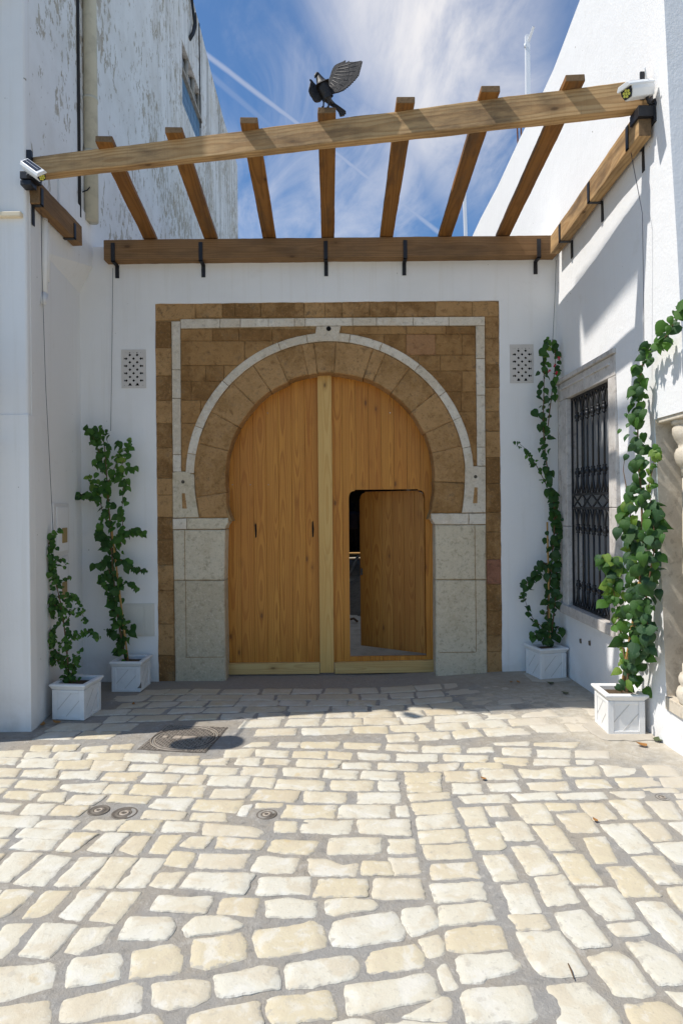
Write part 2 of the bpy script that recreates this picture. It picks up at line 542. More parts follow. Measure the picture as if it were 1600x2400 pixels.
def timber(name, pale, dark, long='Z', cross='X', ring=150.0, rough=0.6, knots=0.6, flat=0.045, contrast=1.0, weather=0.0):
    """sawn softwood: growth rings cut by the board face, knots, fine fibre"""
    m, t = new_mat(name)
    p = t.obj()
    r = t.rnd()
    x, y, z = t.xyz(p)
    ax = {'X': x, 'Y': y, 'Z': z}
    L = ax[long]
    Cc = ax[cross]
    other = [k for k in 'XYZ' if k not in (long, cross)][0]
    D = ax[other]
    off = t.m('MULTIPLY', r, 37.0)
    l1 = t.noise(t.comb(off, t.m('MULTIPLY', L, 0.9), 0.0), 1.0, 2, 0.5)
    l2 = t.noise(t.comb(t.m('ADD', off, t.m('MULTIPLY', Cc, 9.0)), t.m('MULTIPLY', L, 2.2), t.m('MULTIPLY', D, 9.0)), 1.0, 3, 0.5)
    depth = t.m('ADD', t.m('ADD', t.m('MULTIPLY', l1, flat * 2.4), t.m('MULTIPLY', l2, 0.016)), t.m('MULTIPLY', t.m('SUBTRACT', r, 0.5), flat))
    cc = t.m('ADD', t.m('ADD', Cc, t.m('MULTIPLY', t.m('SUBTRACT', t.m('FRACT', t.m('MULTIPLY', r, 5.7)), 0.5), 0.06)), t.m('MULTIPLY', t.m('SUBTRACT', l2, 0.5), 0.012))
    rr = t.m('SQRT', t.m('ADD', t.m('POWER', t.m('ABSOLUTE', cc), 2.0), t.m('POWER', t.m('ABSOLUTE', t.m('ADD', depth, t.m('MULTIPLY', D, 0.7))), 2.0)))
    saw = t.m('FRACT', t.m('MULTIPLY', rr, ring))
    band = t.m('MULTIPLY', t.ss(saw, 0.25, 0.85), t.ss(saw, 1.0, 0.88))
    fibre = t.noise(t.comb(t.m('ADD', off, t.m('MULTIPLY', Cc, 320.0)), t.m('MULTIPLY', L, 4.0), t.m('MULTIPLY', D, 320.0)), 1.0, 3, 0.6)
    tone = t.noise(t.comb(t.m('ADD', off, t.m('MULTIPLY', Cc, 14.0)), t.m('MULTIPLY', L, 1.1), t.m('MULTIPLY', D, 14.0)), 1.0, 3, 0.5)
    c = t.mix(t.m('MULTIPLY', band, 0.62 * contrast), pale, dark)
    c = t.mix(t.m('MULTIPLY', t.ss(tone, 0.35, 0.7), 0.35 * contrast), c, (dark[0] * 1.1, dark[1] * 1.05, dark[2]))
    c = t.mix(t.m('MULTIPLY', t.m('FRACT', t.m('MULTIPLY', r, 3.3)), 0.28), c, (dark[0] * 1.2, dark[1] * 1.15, dark[2] * 1.1))
    c = t.mix(t.m('MULTIPLY', t.ss(fibre, 0.55, 0.78), 0.25), c, (dark[0] * 0.7, dark[1] * 0.65, dark[2] * 0.6))
    kn = t.n('ShaderNodeTexVoronoi', {'Vector': t.comb(t.m('ADD', off, t.m('MULTIPLY', Cc, 7.0)), t.m('MULTIPLY', L, 3.1), t.m('MULTIPLY', D, 7.0)), 'Scale': 1.0}, feature='F1').outputs['Distance']
    c = t.mix(t.m('MULTIPLY', t.ss(kn, 0.11, 0.045), knots), c, (0.06, 0.032, 0.014))
    c = t.mix(t.m('MULTIPLY', t.ss(kn, 0.27, 0.08), knots * 0.45), c, (dark[0] * 0.7, dark[1] * 0.65, dark[2] * 0.6))
    if weather > 0:
        w = t.noise(t.comb(t.m('ADD', off, t.m('MULTIPLY', Cc, 6.0)), t.m('MULTIPLY', L, 1.3), t.m('MULTIPLY', D, 6.0)), 1.0, 6, 0.7)
        c = t.mix(t.m('MULTIPLY', t.ss(w, 0.42, 0.72), weather), c, (0.10, 0.065, 0.038))
        c = t.mix(t.m('MULTIPLY', t.ss(w, 0.42, 0.26), weather * 0.5), c, (pale[0] * 0.95, pale[1] * 0.98, pale[2] * 1.15))
        sawm = t.noise(t.comb(off, t.m('MULTIPLY', L, 160.0), t.m('MULTIPLY', Cc, 2.0)), 1.0, 2, 0.5)
        c = t.mix(t.m('MULTIPLY', t.ss(sawm, 0.58, 0.7), 0.18 * weather), c, (0.08, 0.05, 0.03))
    h = t.m('ADD', t.m('MULTIPLY', band, 0.35), t.m('MULTIPLY', fibre, 0.65))
    t.bsdf(c, rough, t.bump(h, 0.4, 0.0025), spec=0.3)
    return m


def plain(name, col, rough=0.6, metal=0.0, var=0.12, scale=18.0, bump=0.15, spec=0.4, dark=0.6):
    m, t = new_mat(name)
    p = t.obj()
    n1 = t.noise(p, scale, 5, 0.65)
    n2 = t.noise(p, scale * 6, 3, 0.6)
    c = t.mix(t.m('MULTIPLY', t.ss(n1, 0.42, 0.72), min(1.0, var * 2.5)), col, (col[0] * dark, col[1] * dark, col[2] * dark))
    t.bsdf(c, rough, t.bump(t.m('ADD', n1, t.m('MULTIPLY', n2, 0.4)), bump, 0.004), metal, spec)
    return m


def leafy(name, a, b, trans=0.35):
    m, t = new_mat(name)
    r = t.rnd()
    p = t.obj()
    n = t.noise(p, 45, 3, 0.6)
    c = t.mix(r, a, b)
    c = t.mix(t.m('MULTIPLY', t.ss(n, 0.5, 0.75), 0.35), c, (a[0] * 0.6, a[1] * 0.65, a[2] * 0.6))
    x, y, z = t.xyz(p)
    vein = t.ss(t.m('ABSOLUTE', x), 0.03, 0.0)
    c = t.mix(t.m('MULTIPLY', vein, 0.4), c, (b[0] * 1.5, b[1] * 1.4, b[2] * 1.6))
    pr = t.n('ShaderNodeBsdfPrincipled', {'Base Color': c, 'Roughness': 0.5, 'Specular IOR Level': 0.35, 'Normal': t.bump(n, 0.3, 0.01)})
    tr = t.n('ShaderNodeBsdfTranslucent', {'Color': t.mix(0.5, c, (b[0] * 1.3, b[1] * 1.6, b[2] * 0.8))})
    mx = t.n('ShaderNodeMixShader', {0: trans, 1: pr.outputs[0], 2: tr.outputs[0]})
    t.n('ShaderNodeOutputMaterial', {'Surface': mx.outputs[0]})
    return m


M = {}
M['plaster'] = plaster('white_plaster', lump=0.5, dirt=0.45, streak=0.2)
M['plaster_warm'] = plaster('old_white_plaster', col=(0.78, 0.765, 0.745), lump=0.5, dirt=0.45, streak=0.2)
M['stucco'] = plaster('rough_white_stucco', col=(0.82, 0.81, 0.80), lump=0.55, dirt=0.15, streak=0.06, grain=0.9)
M['peeling'] = peeling('peeling_paint')
M['brown'] = sandstone('brown_sandstone', (0.215, 0.112, 0.040), (0.42, 0.245, 0.105), 0.6, 0.55)
M['ring'] = sandstone('arch_sandstone', (0.28, 0.152, 0.056), (0.43, 0.25, 0.108), 0.5, 0.5)
M['span'] = sandstone('spandrel_sandstone', (0.225, 0.115, 0.040), (0.37, 0.205, 0.080), 0.4, 0.45)
M['red'] = sandstone('red_sandstone', (0.20, 0.085, 0.05), (0.30, 0.14, 0.085), 0.45, 0.9)
M['russet'] = sandstone('russet_sandstone', (0.235, 0.11, 0.048), (0.36, 0.19, 0.088), 0.4, 0.6)
M['inlay'] = sandstone('pale_inlay_stone', (0.60, 0.505, 0.38), (0.70, 0.62, 0.505), 0.22, 0.35, (0.25, 0.2, 0.14))
M['jamb'] = sandstone('grey_limestone', (0.52, 0.43, 0.295), (0.62, 0.53, 0.385), 0.32, 0.45, (0.17, 0.14, 0.10))
M['joint'] = sandstone('joint_mortar', (0.29, 0.172, 0.070), (0.36, 0.225, 0.10), 0.25, 0.3)
M['beige'] = sandstone('beige_cut_stone', (0.60, 0.525, 0.42), (0.70, 0.635, 0.53), 0.05, 0.15, (0.45, 0.38, 0.29), 0.15)
M['greystone'] = sandstone('grey_window_stone', (0.50, 0.46, 0.42), (0.62, 0.58, 0.535), 0.08, 0.25, (0.34, 0.31, 0.28), 0.3)
M['cobble'] = cobble('limestone_setts')
M['mortar'] = mortar('grey_mortar')
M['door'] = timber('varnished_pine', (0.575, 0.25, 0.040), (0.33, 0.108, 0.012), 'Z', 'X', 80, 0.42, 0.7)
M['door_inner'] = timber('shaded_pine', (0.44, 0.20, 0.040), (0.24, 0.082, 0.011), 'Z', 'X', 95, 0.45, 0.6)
M['newpine'] = timber('fresh_pine', (0.68, 0.45, 0.16), (0.48, 0.25, 0.06), 'Z', 'X', 70, 0.45, 0.9, contrast=0.8)
M['newpine_x'] = timber('fresh_pine_rail', (0.62, 0.43, 0.175), (0.45, 0.24, 0.07), 'X', 'Z', 70, 0.45, 0.8, contrast=0.8)
M['beam'] = timber('rough_beam', (0.58, 0.385, 0.185), (0.34, 0.19, 0.075), 'X', 'Z', 60, 0.75, 0.9, contrast=1.1, weather=0.75)
M['beam_shade'] = timber('shaded_rough_beam', (0.30, 0.175, 0.080), (0.16, 0.085, 0.034), 'X', 'Z', 60, 0.8, 0.8, contrast=0.9, weather=0.6)  # shaded copy of the beam wood, for beams out of the sun
M['rafter'] = timber('rough_rafter', (0.31, 0.145, 0.036), (0.16, 0.065, 0.015), 'X', 'Y', 60, 0.75, 0.9, contrast=1.0, weather=0.75)
M['endgrain'] = plain('end_grain', (0.20, 0.125, 0.065), 0.85, 0, 0.3, 60, 0.6, 0.2)
M['black'] = plain('black_iron', (0.012, 0.012, 0.014), 0.42, 0.0, 0.1, 40, 0.3, 0.5)
M['bracket'] = plain('black_steel', (0.014, 0.014, 0.017), 0.5, 0.0, 0.1, 30, 0.2, 0.45)
M['cast'] = plain('cast_iron', (0.40, 0.335, 0.265), 0.6, 0.1, 0.4, 25, 0.5, 0.5)
M['cast_dark'] = plain('dark_cast_iron', (0.17, 0.145, 0.118), 0.65, 0.3, 0.3, 25, 0.4, 0.4)
M['planter'] = plain('white_planter', (0.80, 0.785, 0.755), 0.65, 0, 0.16, 7, 0.4, 0.3, 0.8)
M['groove'] = plain('planter_groove', (0.60, 0.575, 0.53), 0.8, 0, 0.1, 14, 0.2, 0.2)
M['soil'] = plain('soil', (0.10, 0.07, 0.045), 0.95, 0, 0.4, 45, 1.0, 0.1)
M['stem'] = plain('bark_stem', (0.16, 0.095, 0.05), 0.85, 0, 0.3, 60, 0.5, 0.2)
M['cane'] = plain('bamboo_cane', (0.45, 0.26, 0.08), 0.6, 0, 0.25, 40, 0.3, 0.3)
M['wire'] = plain('dark_wire', (0.05, 0.05, 0.07), 0.5, 0, 0.1, 20, 0.1)
M['cable'] = plain('black_cable', (0.02, 0.02, 0.022), 0.6, 0, 0.1, 20, 0.1)
M['pipe'] = plain('cream_pipe', (0.60, 0.55, 0.42), 0.6, 0, 0.3, 7, 0.3, 0.3, 0.75)
M['whitepaint'] = plain('white_metal_paint', (0.80, 0.80, 0.80), 0.35, 0, 0.05, 10, 0.05, 0.5, 0.9)
M['rust'] = plain('rusty_steel', (0.20, 0.085, 0.05), 0.85, 0.2, 0.3, 60, 0.5, 0.3)
M['cream'] = plain('cream_box', (0.66, 0.625, 0.54), 0.5, 0, 0.1, 9, 0.1, 0.35, 0.88)
M['cream_ledge'] = plain('cream_ledge', (0.80, 0.68, 0.49), 0.7, 0, 0.15, 9, 0.2, 0.25, 0.85)
M['offwhite'] = plain('off_white_box', (0.72, 0.69, 0.655), 0.5, 0, 0.08, 9, 0.1, 0.35, 0.88)
M['tan'] = plain('tan_plate', (0.36, 0.25, 0.10), 0.55, 0, 0.1, 20, 0.1)
M['vent'] = plain('vent_cement', (0.60, 0.555, 0.505), 0.9, 0, 0.15, 14, 0.4, 0.1, 0.8)
M['pane'] = plain('dull_grey_pane', (0.30, 0.305, 0.31), 0.3, 0, 0.08, 4, 0.03, 0.5, 0.85)
M['blue'] = plain('blue_tile', (0.12, 0.22, 0.33), 0.5, 0, 0.2, 8, 0.1, 0.4, 0.75)
M['frame_grey'] = plain('weathered_frame', (0.40, 0.36, 0.30), 0.8, 0, 0.3, 14, 0.3, 0.2)
M['shade_fill'] = plain('shade_black', (0.012, 0.011, 0.010), 0.9, 0, 0.1, 10, 0.1, 0.1)  # stands for the shade inside openings, put into the colour
M['lampwhite'] = plain('lamp_white', (0.78, 0.78, 0.77), 0.35, 0, 0.05, 20, 0.03, 0.5, 0.9)
M['lampled'] = plain('lamp_yellow', (0.70, 0.66, 0.10), 0.35, 0, 0.1, 60, 0.05, 0.5)
M['solar'] = plain('solar_panel', (0.015, 0.025, 0.06), 0.15, 0, 0.1, 40, 0.02, 0.6)
M['bronze'] = plain('dark_bronze', (0.022, 0.017, 0.014), 0.5, 0.2, 0.4, 30, 0.6, 0.5, 0.5)
M['pad'] = plain('cement_pad', (0.47, 0.42, 0.345), 0.9, 0, 0.25, 8, 0.5, 0.15, 0.8)
M['dryleaf'] = plain('dry_leaf', (0.36, 0.17, 0.05), 0.7, 0, 0.3, 60, 0.3, 0.3)
M['greenleaf_fallen'] = plain('wilted_leaf', (0.09, 0.11, 0.05), 0.7, 0, 0.3, 60, 0.3, 0.3)
M['flower'] = plain('crimson_bract', (0.55, 0.02, 0.06), 0.6, 0, 0.2, 40, 0.2)
M['floor_in'] = plain('dusty_floor', (0.46, 0.40, 0.31), 0.95, 0, 0.4, 4, 0.5, 0.1, 0.7)
M['sand'] = plain('dark_sand_and_holes', (0.13, 0.11, 0.085), 0.95, 0, 0.4, 14, 0.9, 0.1, 0.6)  # sand heap; also the dark of the boss holes and drill marks
M['passage_shade'] = plain('passage_shade_wall', (0.045, 0.038, 0.03), 0.95, 0, 0.3, 2, 0.5, 0.1)  # darkness of the passage put into the colour
M['plank_pile'] = plain('sawn_planks', (0.55, 0.33, 0.13), 0.8, 0, 0.3, 9, 0.4, 0.2)
M['shirt'] = plain('dark_shirt', (0.030, 0.028, 0.040), 0.9, 0, 0.2, 10, 0.3, 0.1)
M['trousers'] = plain('black_trousers', (0.012, 0.012, 0.013), 0.9, 0, 0.2, 10, 0.3, 0.1)
M['skin'] = plain('skin', (0.32, 0.19, 0.12), 0.6, 0, 0.1, 20, 0.1)
M['leafA'] = leafy('leaf_dark', (0.022, 0.066, 0.012), (0.055, 0.135, 0.026))
M['leafB'] = leafy('leaf_mid', (0.050, 0.130, 0.020), (0.095, 0.205, 0.036), 0.45)
M['leafC'] = leafy('leaf_young', (0.12, 0.22, 0.035), (0.22, 0.32, 0.06), 0.45)
M['leafD'] = leafy('leaf_grey_green', (0.024, 0.066, 0.024), (0.048, 0.110, 0.040), 0.25)
M['earth'] = plain('far_ground', (0.33, 0.29, 0.23), 0.95, 0, 0.3, 0.6, 0.5, 0.1)
# ------------------------------------------------------------------ ground sheet
YW = 5.90            # face of the gate wall


def ground_sheet():
    xs = [-60, -25, -12, -8] + [-7 + 0.1 * i for i in range(43)] + [-2.7 + 0.045 * i for i in range(112)] + [2.4 + 0.1 * i for i in range(47)] + [8, 12, 25, 60]
    ys = [-60, -25, -10, -5] + [-3 + 0.1 * i for i in range(47)] + [1.7 + 0.045 * i for i in range(98)] + [6.15, 6.2, 6.25] + [8, 14, 24, 60, 200]
    nx = len(xs)
    vs = []
    for y in ys:
        for x in xs:
            q = Vector((x * 1.7, y * 1.7, 0.3))
            h = 0.0
            if abs(x) < 7 and -3 < y < 6.5:
                h = 0.0022 + mn.noise(q) * 0.003 + mn.noise(q * 4.1) * 0.0025 + mn.noise(q * 9.0) * 0.0022
                h += 0.003 * sstep(x * 0.55 + y * 0.22, 1.55, 2.1) + 0.004 * sstep(y, 5.6, 5.8)
            vs.append((x, y, gz(x, y) - 0.0048 + h))
    fs = []
    for j in range(len(ys) - 1):
        for i in range(nx - 1):
            fs.append((j * nx + i, j * nx + i + 1, (j + 1) * nx + i + 1, (j + 1) * nx + i))
    mb = MB()
    mb.add(vs, fs, True)
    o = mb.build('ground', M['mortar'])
    return tag(o, 'grey mortar ground of the forecourt that holds the pale limestone setts', kind='structure')


ground = ground_sheet()

# ------------------------------------------------------------------ gate wall
wall = thing('courtyard_wall', 'white plastered wall that holds the big stone gateway, topped by the rear pergola beam', 'wall', (0, YW, 0))
XL, XR = -2.62, 2.14


def pw(px, py):
    p = at(px, py, YW)
    return (p.x, p.z)


x_l = (pw(364.5, 711)[0] + pw(372, 1590)[0]) / 2
x_r = (pw(1168.6, 707)[0] + pw(1175, 1580)[0]) / 2
z_t = (pw(364.5, 711)[1] + pw(1168.6, 707)[1]) / 2
WT = 4.14


def ragged(a, b, n, amp, seed):
    pts = []
    for i in range(n + 1):
        k = i / n
        p = Vector(a).lerp(Vector(b), k)
        q = mn.noise_vector(Vector((p.x * 3.1, p.y * 3.1, seed))) * 0.7 + mn.noise_vector(Vector((p.x * 13, p.y * 13, seed))) * 0.5
        pts.append((p.x + q.x * amp, p.y + q.y * amp))
    return pts


edge_l = ragged((x_l, -0.1), (x_l, z_t), 60, 0.007, 2.0)
edge_r = ragged((x_r, z_t), (x_r, -0.1), 60, 0.008, 5.0)
edge_t = ragged((x_l, z_t), (x_r, z_t), 60, 0.007, 8.0)
edge_t[0], edge_t[-1] = edge_l[-1], edge_r[0]
mb = MB()
mb.prism_y([(XL, -0.1)] + edge_l + [(XL, z_t)], YW - 0.012, YW + 0.4)
mb.prism_y([(XR, -0.1), (XR, z_t)] + edge_r, YW - 0.012, YW + 0.4)
mb.prism_y([(XL, z_t)] + edge_t + [(XR, z_t), (XR, WT), (XL, WT)], YW - 0.012, YW + 0.4)
mb.build('plaster_face', M['plaster'], wall)


# perforated vents
def lattice(px0, py0, px1, py1, qx0, qy0, qx1, qy1):
    (x0, z1), (x1, z0) = pw(px0, py0), pw(px1, py1)
    (a0, b1), (a1, b0) = pw(qx0, qy0), pw(qx1, qy1)
    y = YW - 0.012
    mb = MB()
    mb.box(x0, a0, y - 0.006, y + 0.05, z0, z1).box(a1, x1, y - 0.006, y + 0.05, z0, z1)
    mb.box(a0, a1, y - 0.006, y + 0.05, b1, z1).box(a0, a1, y - 0.006, y + 0.05, z0, b0)
    fr = mb.build('vent_grille', M['vent'], wall)
    mb = MB()
    mb.box(a0, a1, y - 0.0015, y - 0.001, b0, b1)
    mb.build('vent_shade_sheet', M['shade_fill'], fr)  # dark sheet behind the strips, stands for shade in the vent
    w, h = a1 - a0, b1 - b0
    pitch = w / 2.62
    bw = pitch * 0.42
    cx, cz = (a0 + a1) / 2, (b0 + b1) / 2
    for s in (1, -1):
        k = -9
        while k < 10:
            off = k * pitch * 0.7071 + 0.004
            # line: (x-cx)*s - (z-cz) = off*sqrt2
            c = off * 1.41421
            pts = []
            for xx in (a0, a1):
                zz = cz + (xx - cx) * s - c
                if b0 <= zz <= b1:
                    pts.append((xx, zz))
            for zz in (b0, b1):
                xx = cx + s * (zz - cz + c)
                if a0 < xx < a1:
                    pts.append((xx, zz))
            k += 1
            if len(pts) < 2:
                continue
            p, q = pts[0], pts[-1]
            if (Vector(p) - Vector(q)).length < 0.02:
                continue
            m2 = MB()
            yy = y - 0.004 + (0.0015 if s > 0 else 0)
            m2.bar((p[0], yy, p[1]), (q[0], yy, q[1]), bw, 0.006, (0, 1, 0))
            m2.build('lattice_strip', M['vent'], fr)


lattice(286, 820.7, 344, 910, 292, 827, 337.5, 904.5)
lattice(1192.5, 808.5, 1248, 898, 1199, 817, 1243.5, 893.5)

# service hatch low on the wall
(hx0, hz1), (hx1, hz0) = pw(284, 1417), pw(361, 1487)
y = YW - 0.012
mb = MB()
mb.box(hx0 - .012, hx1 + .012, y - 0.012, y, hz0 - .012, hz1 + .012)
hatch = mb.build('service_hatch', M['cream'], wall, bevel=0.003)
mb = MB()
mb.box(hx0 + .006, hx1 - 0.085, y - 0.018, y - 0.0125, hz0 + .006, hz1 - .006)
mb.build('hatch_door', M['cream'], hatch, bevel=0.003)
mb = MB()
mb.box(hx1 - 0.08, hx1 - .006, y - 0.018, y - 0.0125, hz0 + .006, hz1 - .006)
mb.build('hatch_strip', M['cream'], hatch, bevel=0.003)

# ------------------------------------------------------------------ stone gateway
portal = thing('stone_gateway', 'horseshoe arch gateway of brown sandstone with pale inlay bands and grey jambs', 'gateway', (0.0, YW, 0))
(CX, CZ) = pw(772.3, 1117.5)
S = YW / F
RI, RO, RB = 244 * S, 317 * S, 337.5 * S
GAP = 0.0022


def stone(name, poly, m, proud=0.0, depth=0.10, bev=0.004, jit=0.0022, step=0.045, gap=GAP, px=True):
    if px:
        poly = [pw(*p) for p in poly]
    if poly_area(poly) < 0:
        poly = poly[::-1]
    poly = inset(poly, gap)
    poly = densify(poly, step, jit, random.random() * 90)
    cx = sum(p[0] for p in poly) / len(poly)
    cz = sum(p[1] for p in poly) / len(poly)
    inn = inset(poly, bev)
    y0 = YW - proud
    n = len(poly)
    vs = [(x, y0, z) for x, z in inn] + [(x, y0 + bev * 0.9, z) for x, z in poly] + [(x, y0 + depth, z) for x, z in poly]
    fs = [tuple(range(n))]
    for i in range(n):
        j = (i + 1) % n
        fs.append((j, i, n + i, n + j))
        fs.append((n + j, n + i, 2 * n + i, 2 * n + j))
    mb = MB()
    mb.add(vs, fs)
    return mb.build(name, m, portal, center=(cx, YW, cz))


def pr(proud=0.004, amp=0.004):
    return proud + (random.random() - 0.5) * amp


def vary(a):
    return a


# outer border of brown blocks
lx0, lx1 = 360, 402
lj = [753, 815, 880.5, 938.6, 992, 1049, 1120.8, 1160, 1212, 1264.5, 1323.7, 1384, 1463, 1536, 1606]


def lerp_x(xa, ya, xb, yb, y):
    return xa + (xb - xa) * (y - ya) / (yb - ya)


for a, b in zip(lj[:-1], lj[1:]):
    L = [lerp_x(359, 710, 368, 1597, q) for q in (a, b)]
    R = [lerp_x(401.5, 745, 410, 1597, q) for q in (a, b)]
    stone('border_block', [(L[0], a), (R[0], a), (R[1], b), (L[1], b)], M['brown'], pr(0.0, 0.006), 0.12, 0.006, 0.004)
rj = [742, 793, 854.5, 908, 964.7, 1010.6, 1071.8, 1133, 1200, 1246, 1310.7, 1369, 1431, 1489, 1528, 1592]
for i, (a, b) in enumerate(zip(rj[:-1], rj[1:])):
    L = [lerp_x(1135.5, 740, 1141.5, 1590, q) for q in (a, b)]
    R = [lerp_x(1173, 707, 1181, 1590, q) for q in (a, b)]
    stone('border_block', [(L[0], a), (R[0], a), (R[1], b), (L[1], b)], M['red'] if i == 10 else M['brown'], pr(0.0, 0.006), 0.12, 0.006, 0.004)
tj = [359, 457.8, 520.6, 551, 611, 712, 761, 801, 865.6, 928, 1020, 1106, 1173]
for a, b in zip(tj[:-1], tj[1:]):
    yt = [705, 705]
    yb = [lerp_x(744.5, 400, 741, 1136, q) for q in (a, b)]
    if a == 359:
        yb = [753, 747]
    if b == 1173:
        yb = [742, 742]
    stone('border_block', [(a, yt[0]), (b, yt[1]), (b, yb[1]), (a, yb[0])], M['brown'], pr(0.0, 0.006), 0.12, 0.006, 0.004)

# pale inlay frame
li = [753, 866.7, 934, 1065.7, 1106]
for a, b in zip(li[:-1], li[1:]):
    L = [lerp_x(401.5, 745, 405.2, 1106, q) for q in (a, b)]
    R = [lerp_x(423, 745, 425, 1106, q) for q in (a, b)]
    stone('inlay_block', [(L[0], a), (R[0], a), (R[1], b), (L[1], b)], M['inlay'], pr(0.005, 0.003), 0.11, 0.003, 0.0016)
ti = [423.3, 516, 563.4, 629, 690, 715, 825.8, 881.8, 967.5, 1050.8, 1135.5]
for a, b in zip(ti[:-1], ti[1:]):
    yt = [lerp_x(748, 423, 742, 1135, q) for q in (a, b)]
    yb = [lerp_x(770.5, 423, 763.5, 800, min(q, 800)) for q in (a, b)]
    stone('inlay_block', [(a, yt[0]), (b, yt[1]), (b, yb[1]), (a, yb[0])], M['inlay'], pr(0.005, 0.003), 0.11, 0.003, 0.0016)
ri = [763.8, 840.7, 926.4, 1048, 1092]
for a, b in zip(ri[:-1], ri[1:]):
    L = [lerp_x(1113.5, 763, 1117, 1092, q) for q in (a, b)]
    R = [lerp_x(1135, 763, 1137, 1092, q) for q in (a, b)]
    stone('inlay_block', [(L[0], a), (R[0], a), (R[1], b), (L[1], b)], M['inlay'], pr(0.005, 0.003), 0.11, 0.003, 0.0016)


def arc(r, a0, a1, n=None):
    n = n or max(2, int(abs(a1 - a0) / 3.0))
    return [(CX + r * math.cos(math.radians(a0 + (a1 - a0) * i / n)), CZ + r * math.sin(math.radians(a0 + (a1 - a0) * i / n))) for i in range(n + 1)]


ba = [178.0, 170, 158.7, 137.5, 110.5, 98.8]
bb = [81.2, 68, 50.8, 35.8, 24, 11.6, 1.0]
for seq in (ba, bb):
    for a, b in zip(seq[:-1], seq[1:]):
        stone('inlay_voussoir', arc(RB, a, b) + arc(RO + 0.001, b, a), M['inlay'], pr(0.006, 0.003), 0.11, 0.003, 0.0014, px=False)
# keystone piece with its stem up to the frame, drawn in one stone
top = [pw(799, 764), pw(741, 765)]
stone('keystone_boss', arc(RO + 0.001, 98.8, 81.2) + arc(RB, 81.2, 85.6, 2) + top + arc(RB, 95.2, 98.8, 2), M['inlay'], 0.008, 0.11, 0.003, 0.0012, px=False)
# pierced side bosses
stone('side_boss', [(404.5, 1107), (424.5, 1104.5), (436, 1105.5), (455.5, 1112), (456.3, 1122), (457, 1150), (460.5, 1175), (466.5, 1213), (405.2, 1214)], M['jamb'], 0.008, 0.11, 0.003, 0.0014)
stone('side_boss', [(1088.5, 1097), (1109.5, 1093), (1118, 1092.6), (1137, 1093), (1137.3, 1201.5), (1081.5, 1202), (1085.5, 1170), (1087.6, 1140), (1088, 1118)], M['inlay'], 0.008, 0.11, 0.003, 0.0014)


def disc(px, py, r_px, m, y):
    x, z = pw(px, py)
    r = r_px * S
    mb = MB()
    poly = [(x + r * math.cos(2 * PI * k / 18), z + r * math.sin(2 * PI * k / 18)) for k in range(18)]
    mb.prism_y(poly, y, y + 0.006)
    return mb.build('socket_shade_disc', m, portal, center=(x, YW, z))  # dark disc laid on the stone, the hole's shade in its colour


disc(770, 771, 5.6, M['shade_fill'], YW - 0.0098)
disc(429.5, 1129.5, 4.2, M['sand'], YW - 0.0098)
disc(1113, 1117.3, 4.0, M['sand'], YW - 0.0098)
for poly in ([(427, 1156), (434, 1156), (438.6, 1192), (428, 1192)], [(1110.3, 1142.3), (1117.4, 1142.3), (1117.2, 1179.8), (1106.8, 1179.8)]):
    stone('wedge_inlay', poly, M['ring'], 0.0098, 0.006, 0.001, 0.0006, gap=0.0)

# big arch stones
va = [188.0, 165, 150.6, 135.4, 123.9, 113, 101.4, 96.2, 87, 70.7, 65.1, 53.2, 38, 24, 12.6, -3.0]
for a, b in zip(va[:-1], va[1:]):
    stone('arch_stone', arc(RO - 0.001, a, b) + arc(RI + (random.random() - .5) * 0.012, b, a), M['ring'], pr(0.006, 0.005), 0.19, 0.008, 0.005, 0.03, 0.0012, px=False)
A0, A1 = math.radians(188), math.radians(-3)
p_o = (CX + (RO - .001) * math.cos(A0), CZ + (RO - .001) * math.sin(A0))
p_i = (CX + RI * math.cos(A0), CZ + RI * math.sin(A0))
stone('arch_stone', [p_o, p_i, pw(530.5, 1181), pw(533.5, 1213.5), pw(467.5, 1213.5), pw(461.5, 1176)], M['ring'], pr(0.006, 0.004), 0.19, 0.011, 0.004, px=False)
p_o = (CX + (RO - .001) * math.cos(A1), CZ + (RO - .001) * math.sin(A1))
p_i = (CX + RI * math.cos(A1), CZ + RI * math.sin(A1))
stone('arch_stone', [p_i, p_o, pw(1085, 1170), pw(1080.5, 1202), pw(1010.5, 1202), pw(1012.5, 1178), pw(1016.5, 1160)], M['ring'], pr(0.006, 0.004), 0.19, 0.011, 0.004, px=False)


# spandrel masonry; its courses run in behind the pale arch band
def spandrel(side, rows):
    for (y0, y1), joints in rows:
        for a, b in zip(joints[:-1], joints[1:]):
            poly = [pw(a, y0), pw(b, y0), pw(b, y1), pw(a, y1)]
            stone('spandrel_block', poly, M['russet'] if (side > 0 and a == 951 and y0 == 783) else M['span'], pr(-0.002, 0.006), 0.09, 0.004, 0.0014, 0.06, 0.0018, px=False)


spandrel(-1, [((770.5, 799), [424, 498, 560, 637, 742]), ((799, 856), [424, 573, 640, 715]), ((856, 893), [424, 482, 525, 580]),
              ((893, 938), [424, 448, 560]), ((938, 992), [424.5, 470, 510]), ((992, 1104), [425, 470])])
spandrel(1, [((764, 783), [799, 828, 952, 1044, 1114]), ((783, 832), [840, 900, 951, 1020, 1082, 1114]), ((832, 869), [930, 980, 1031, 1114]),
             ((869, 918), [980, 1082, 1115]), ((918, 965), [1020, 1080, 1115.5]), ((965, 1092), [1050, 1116.5])])

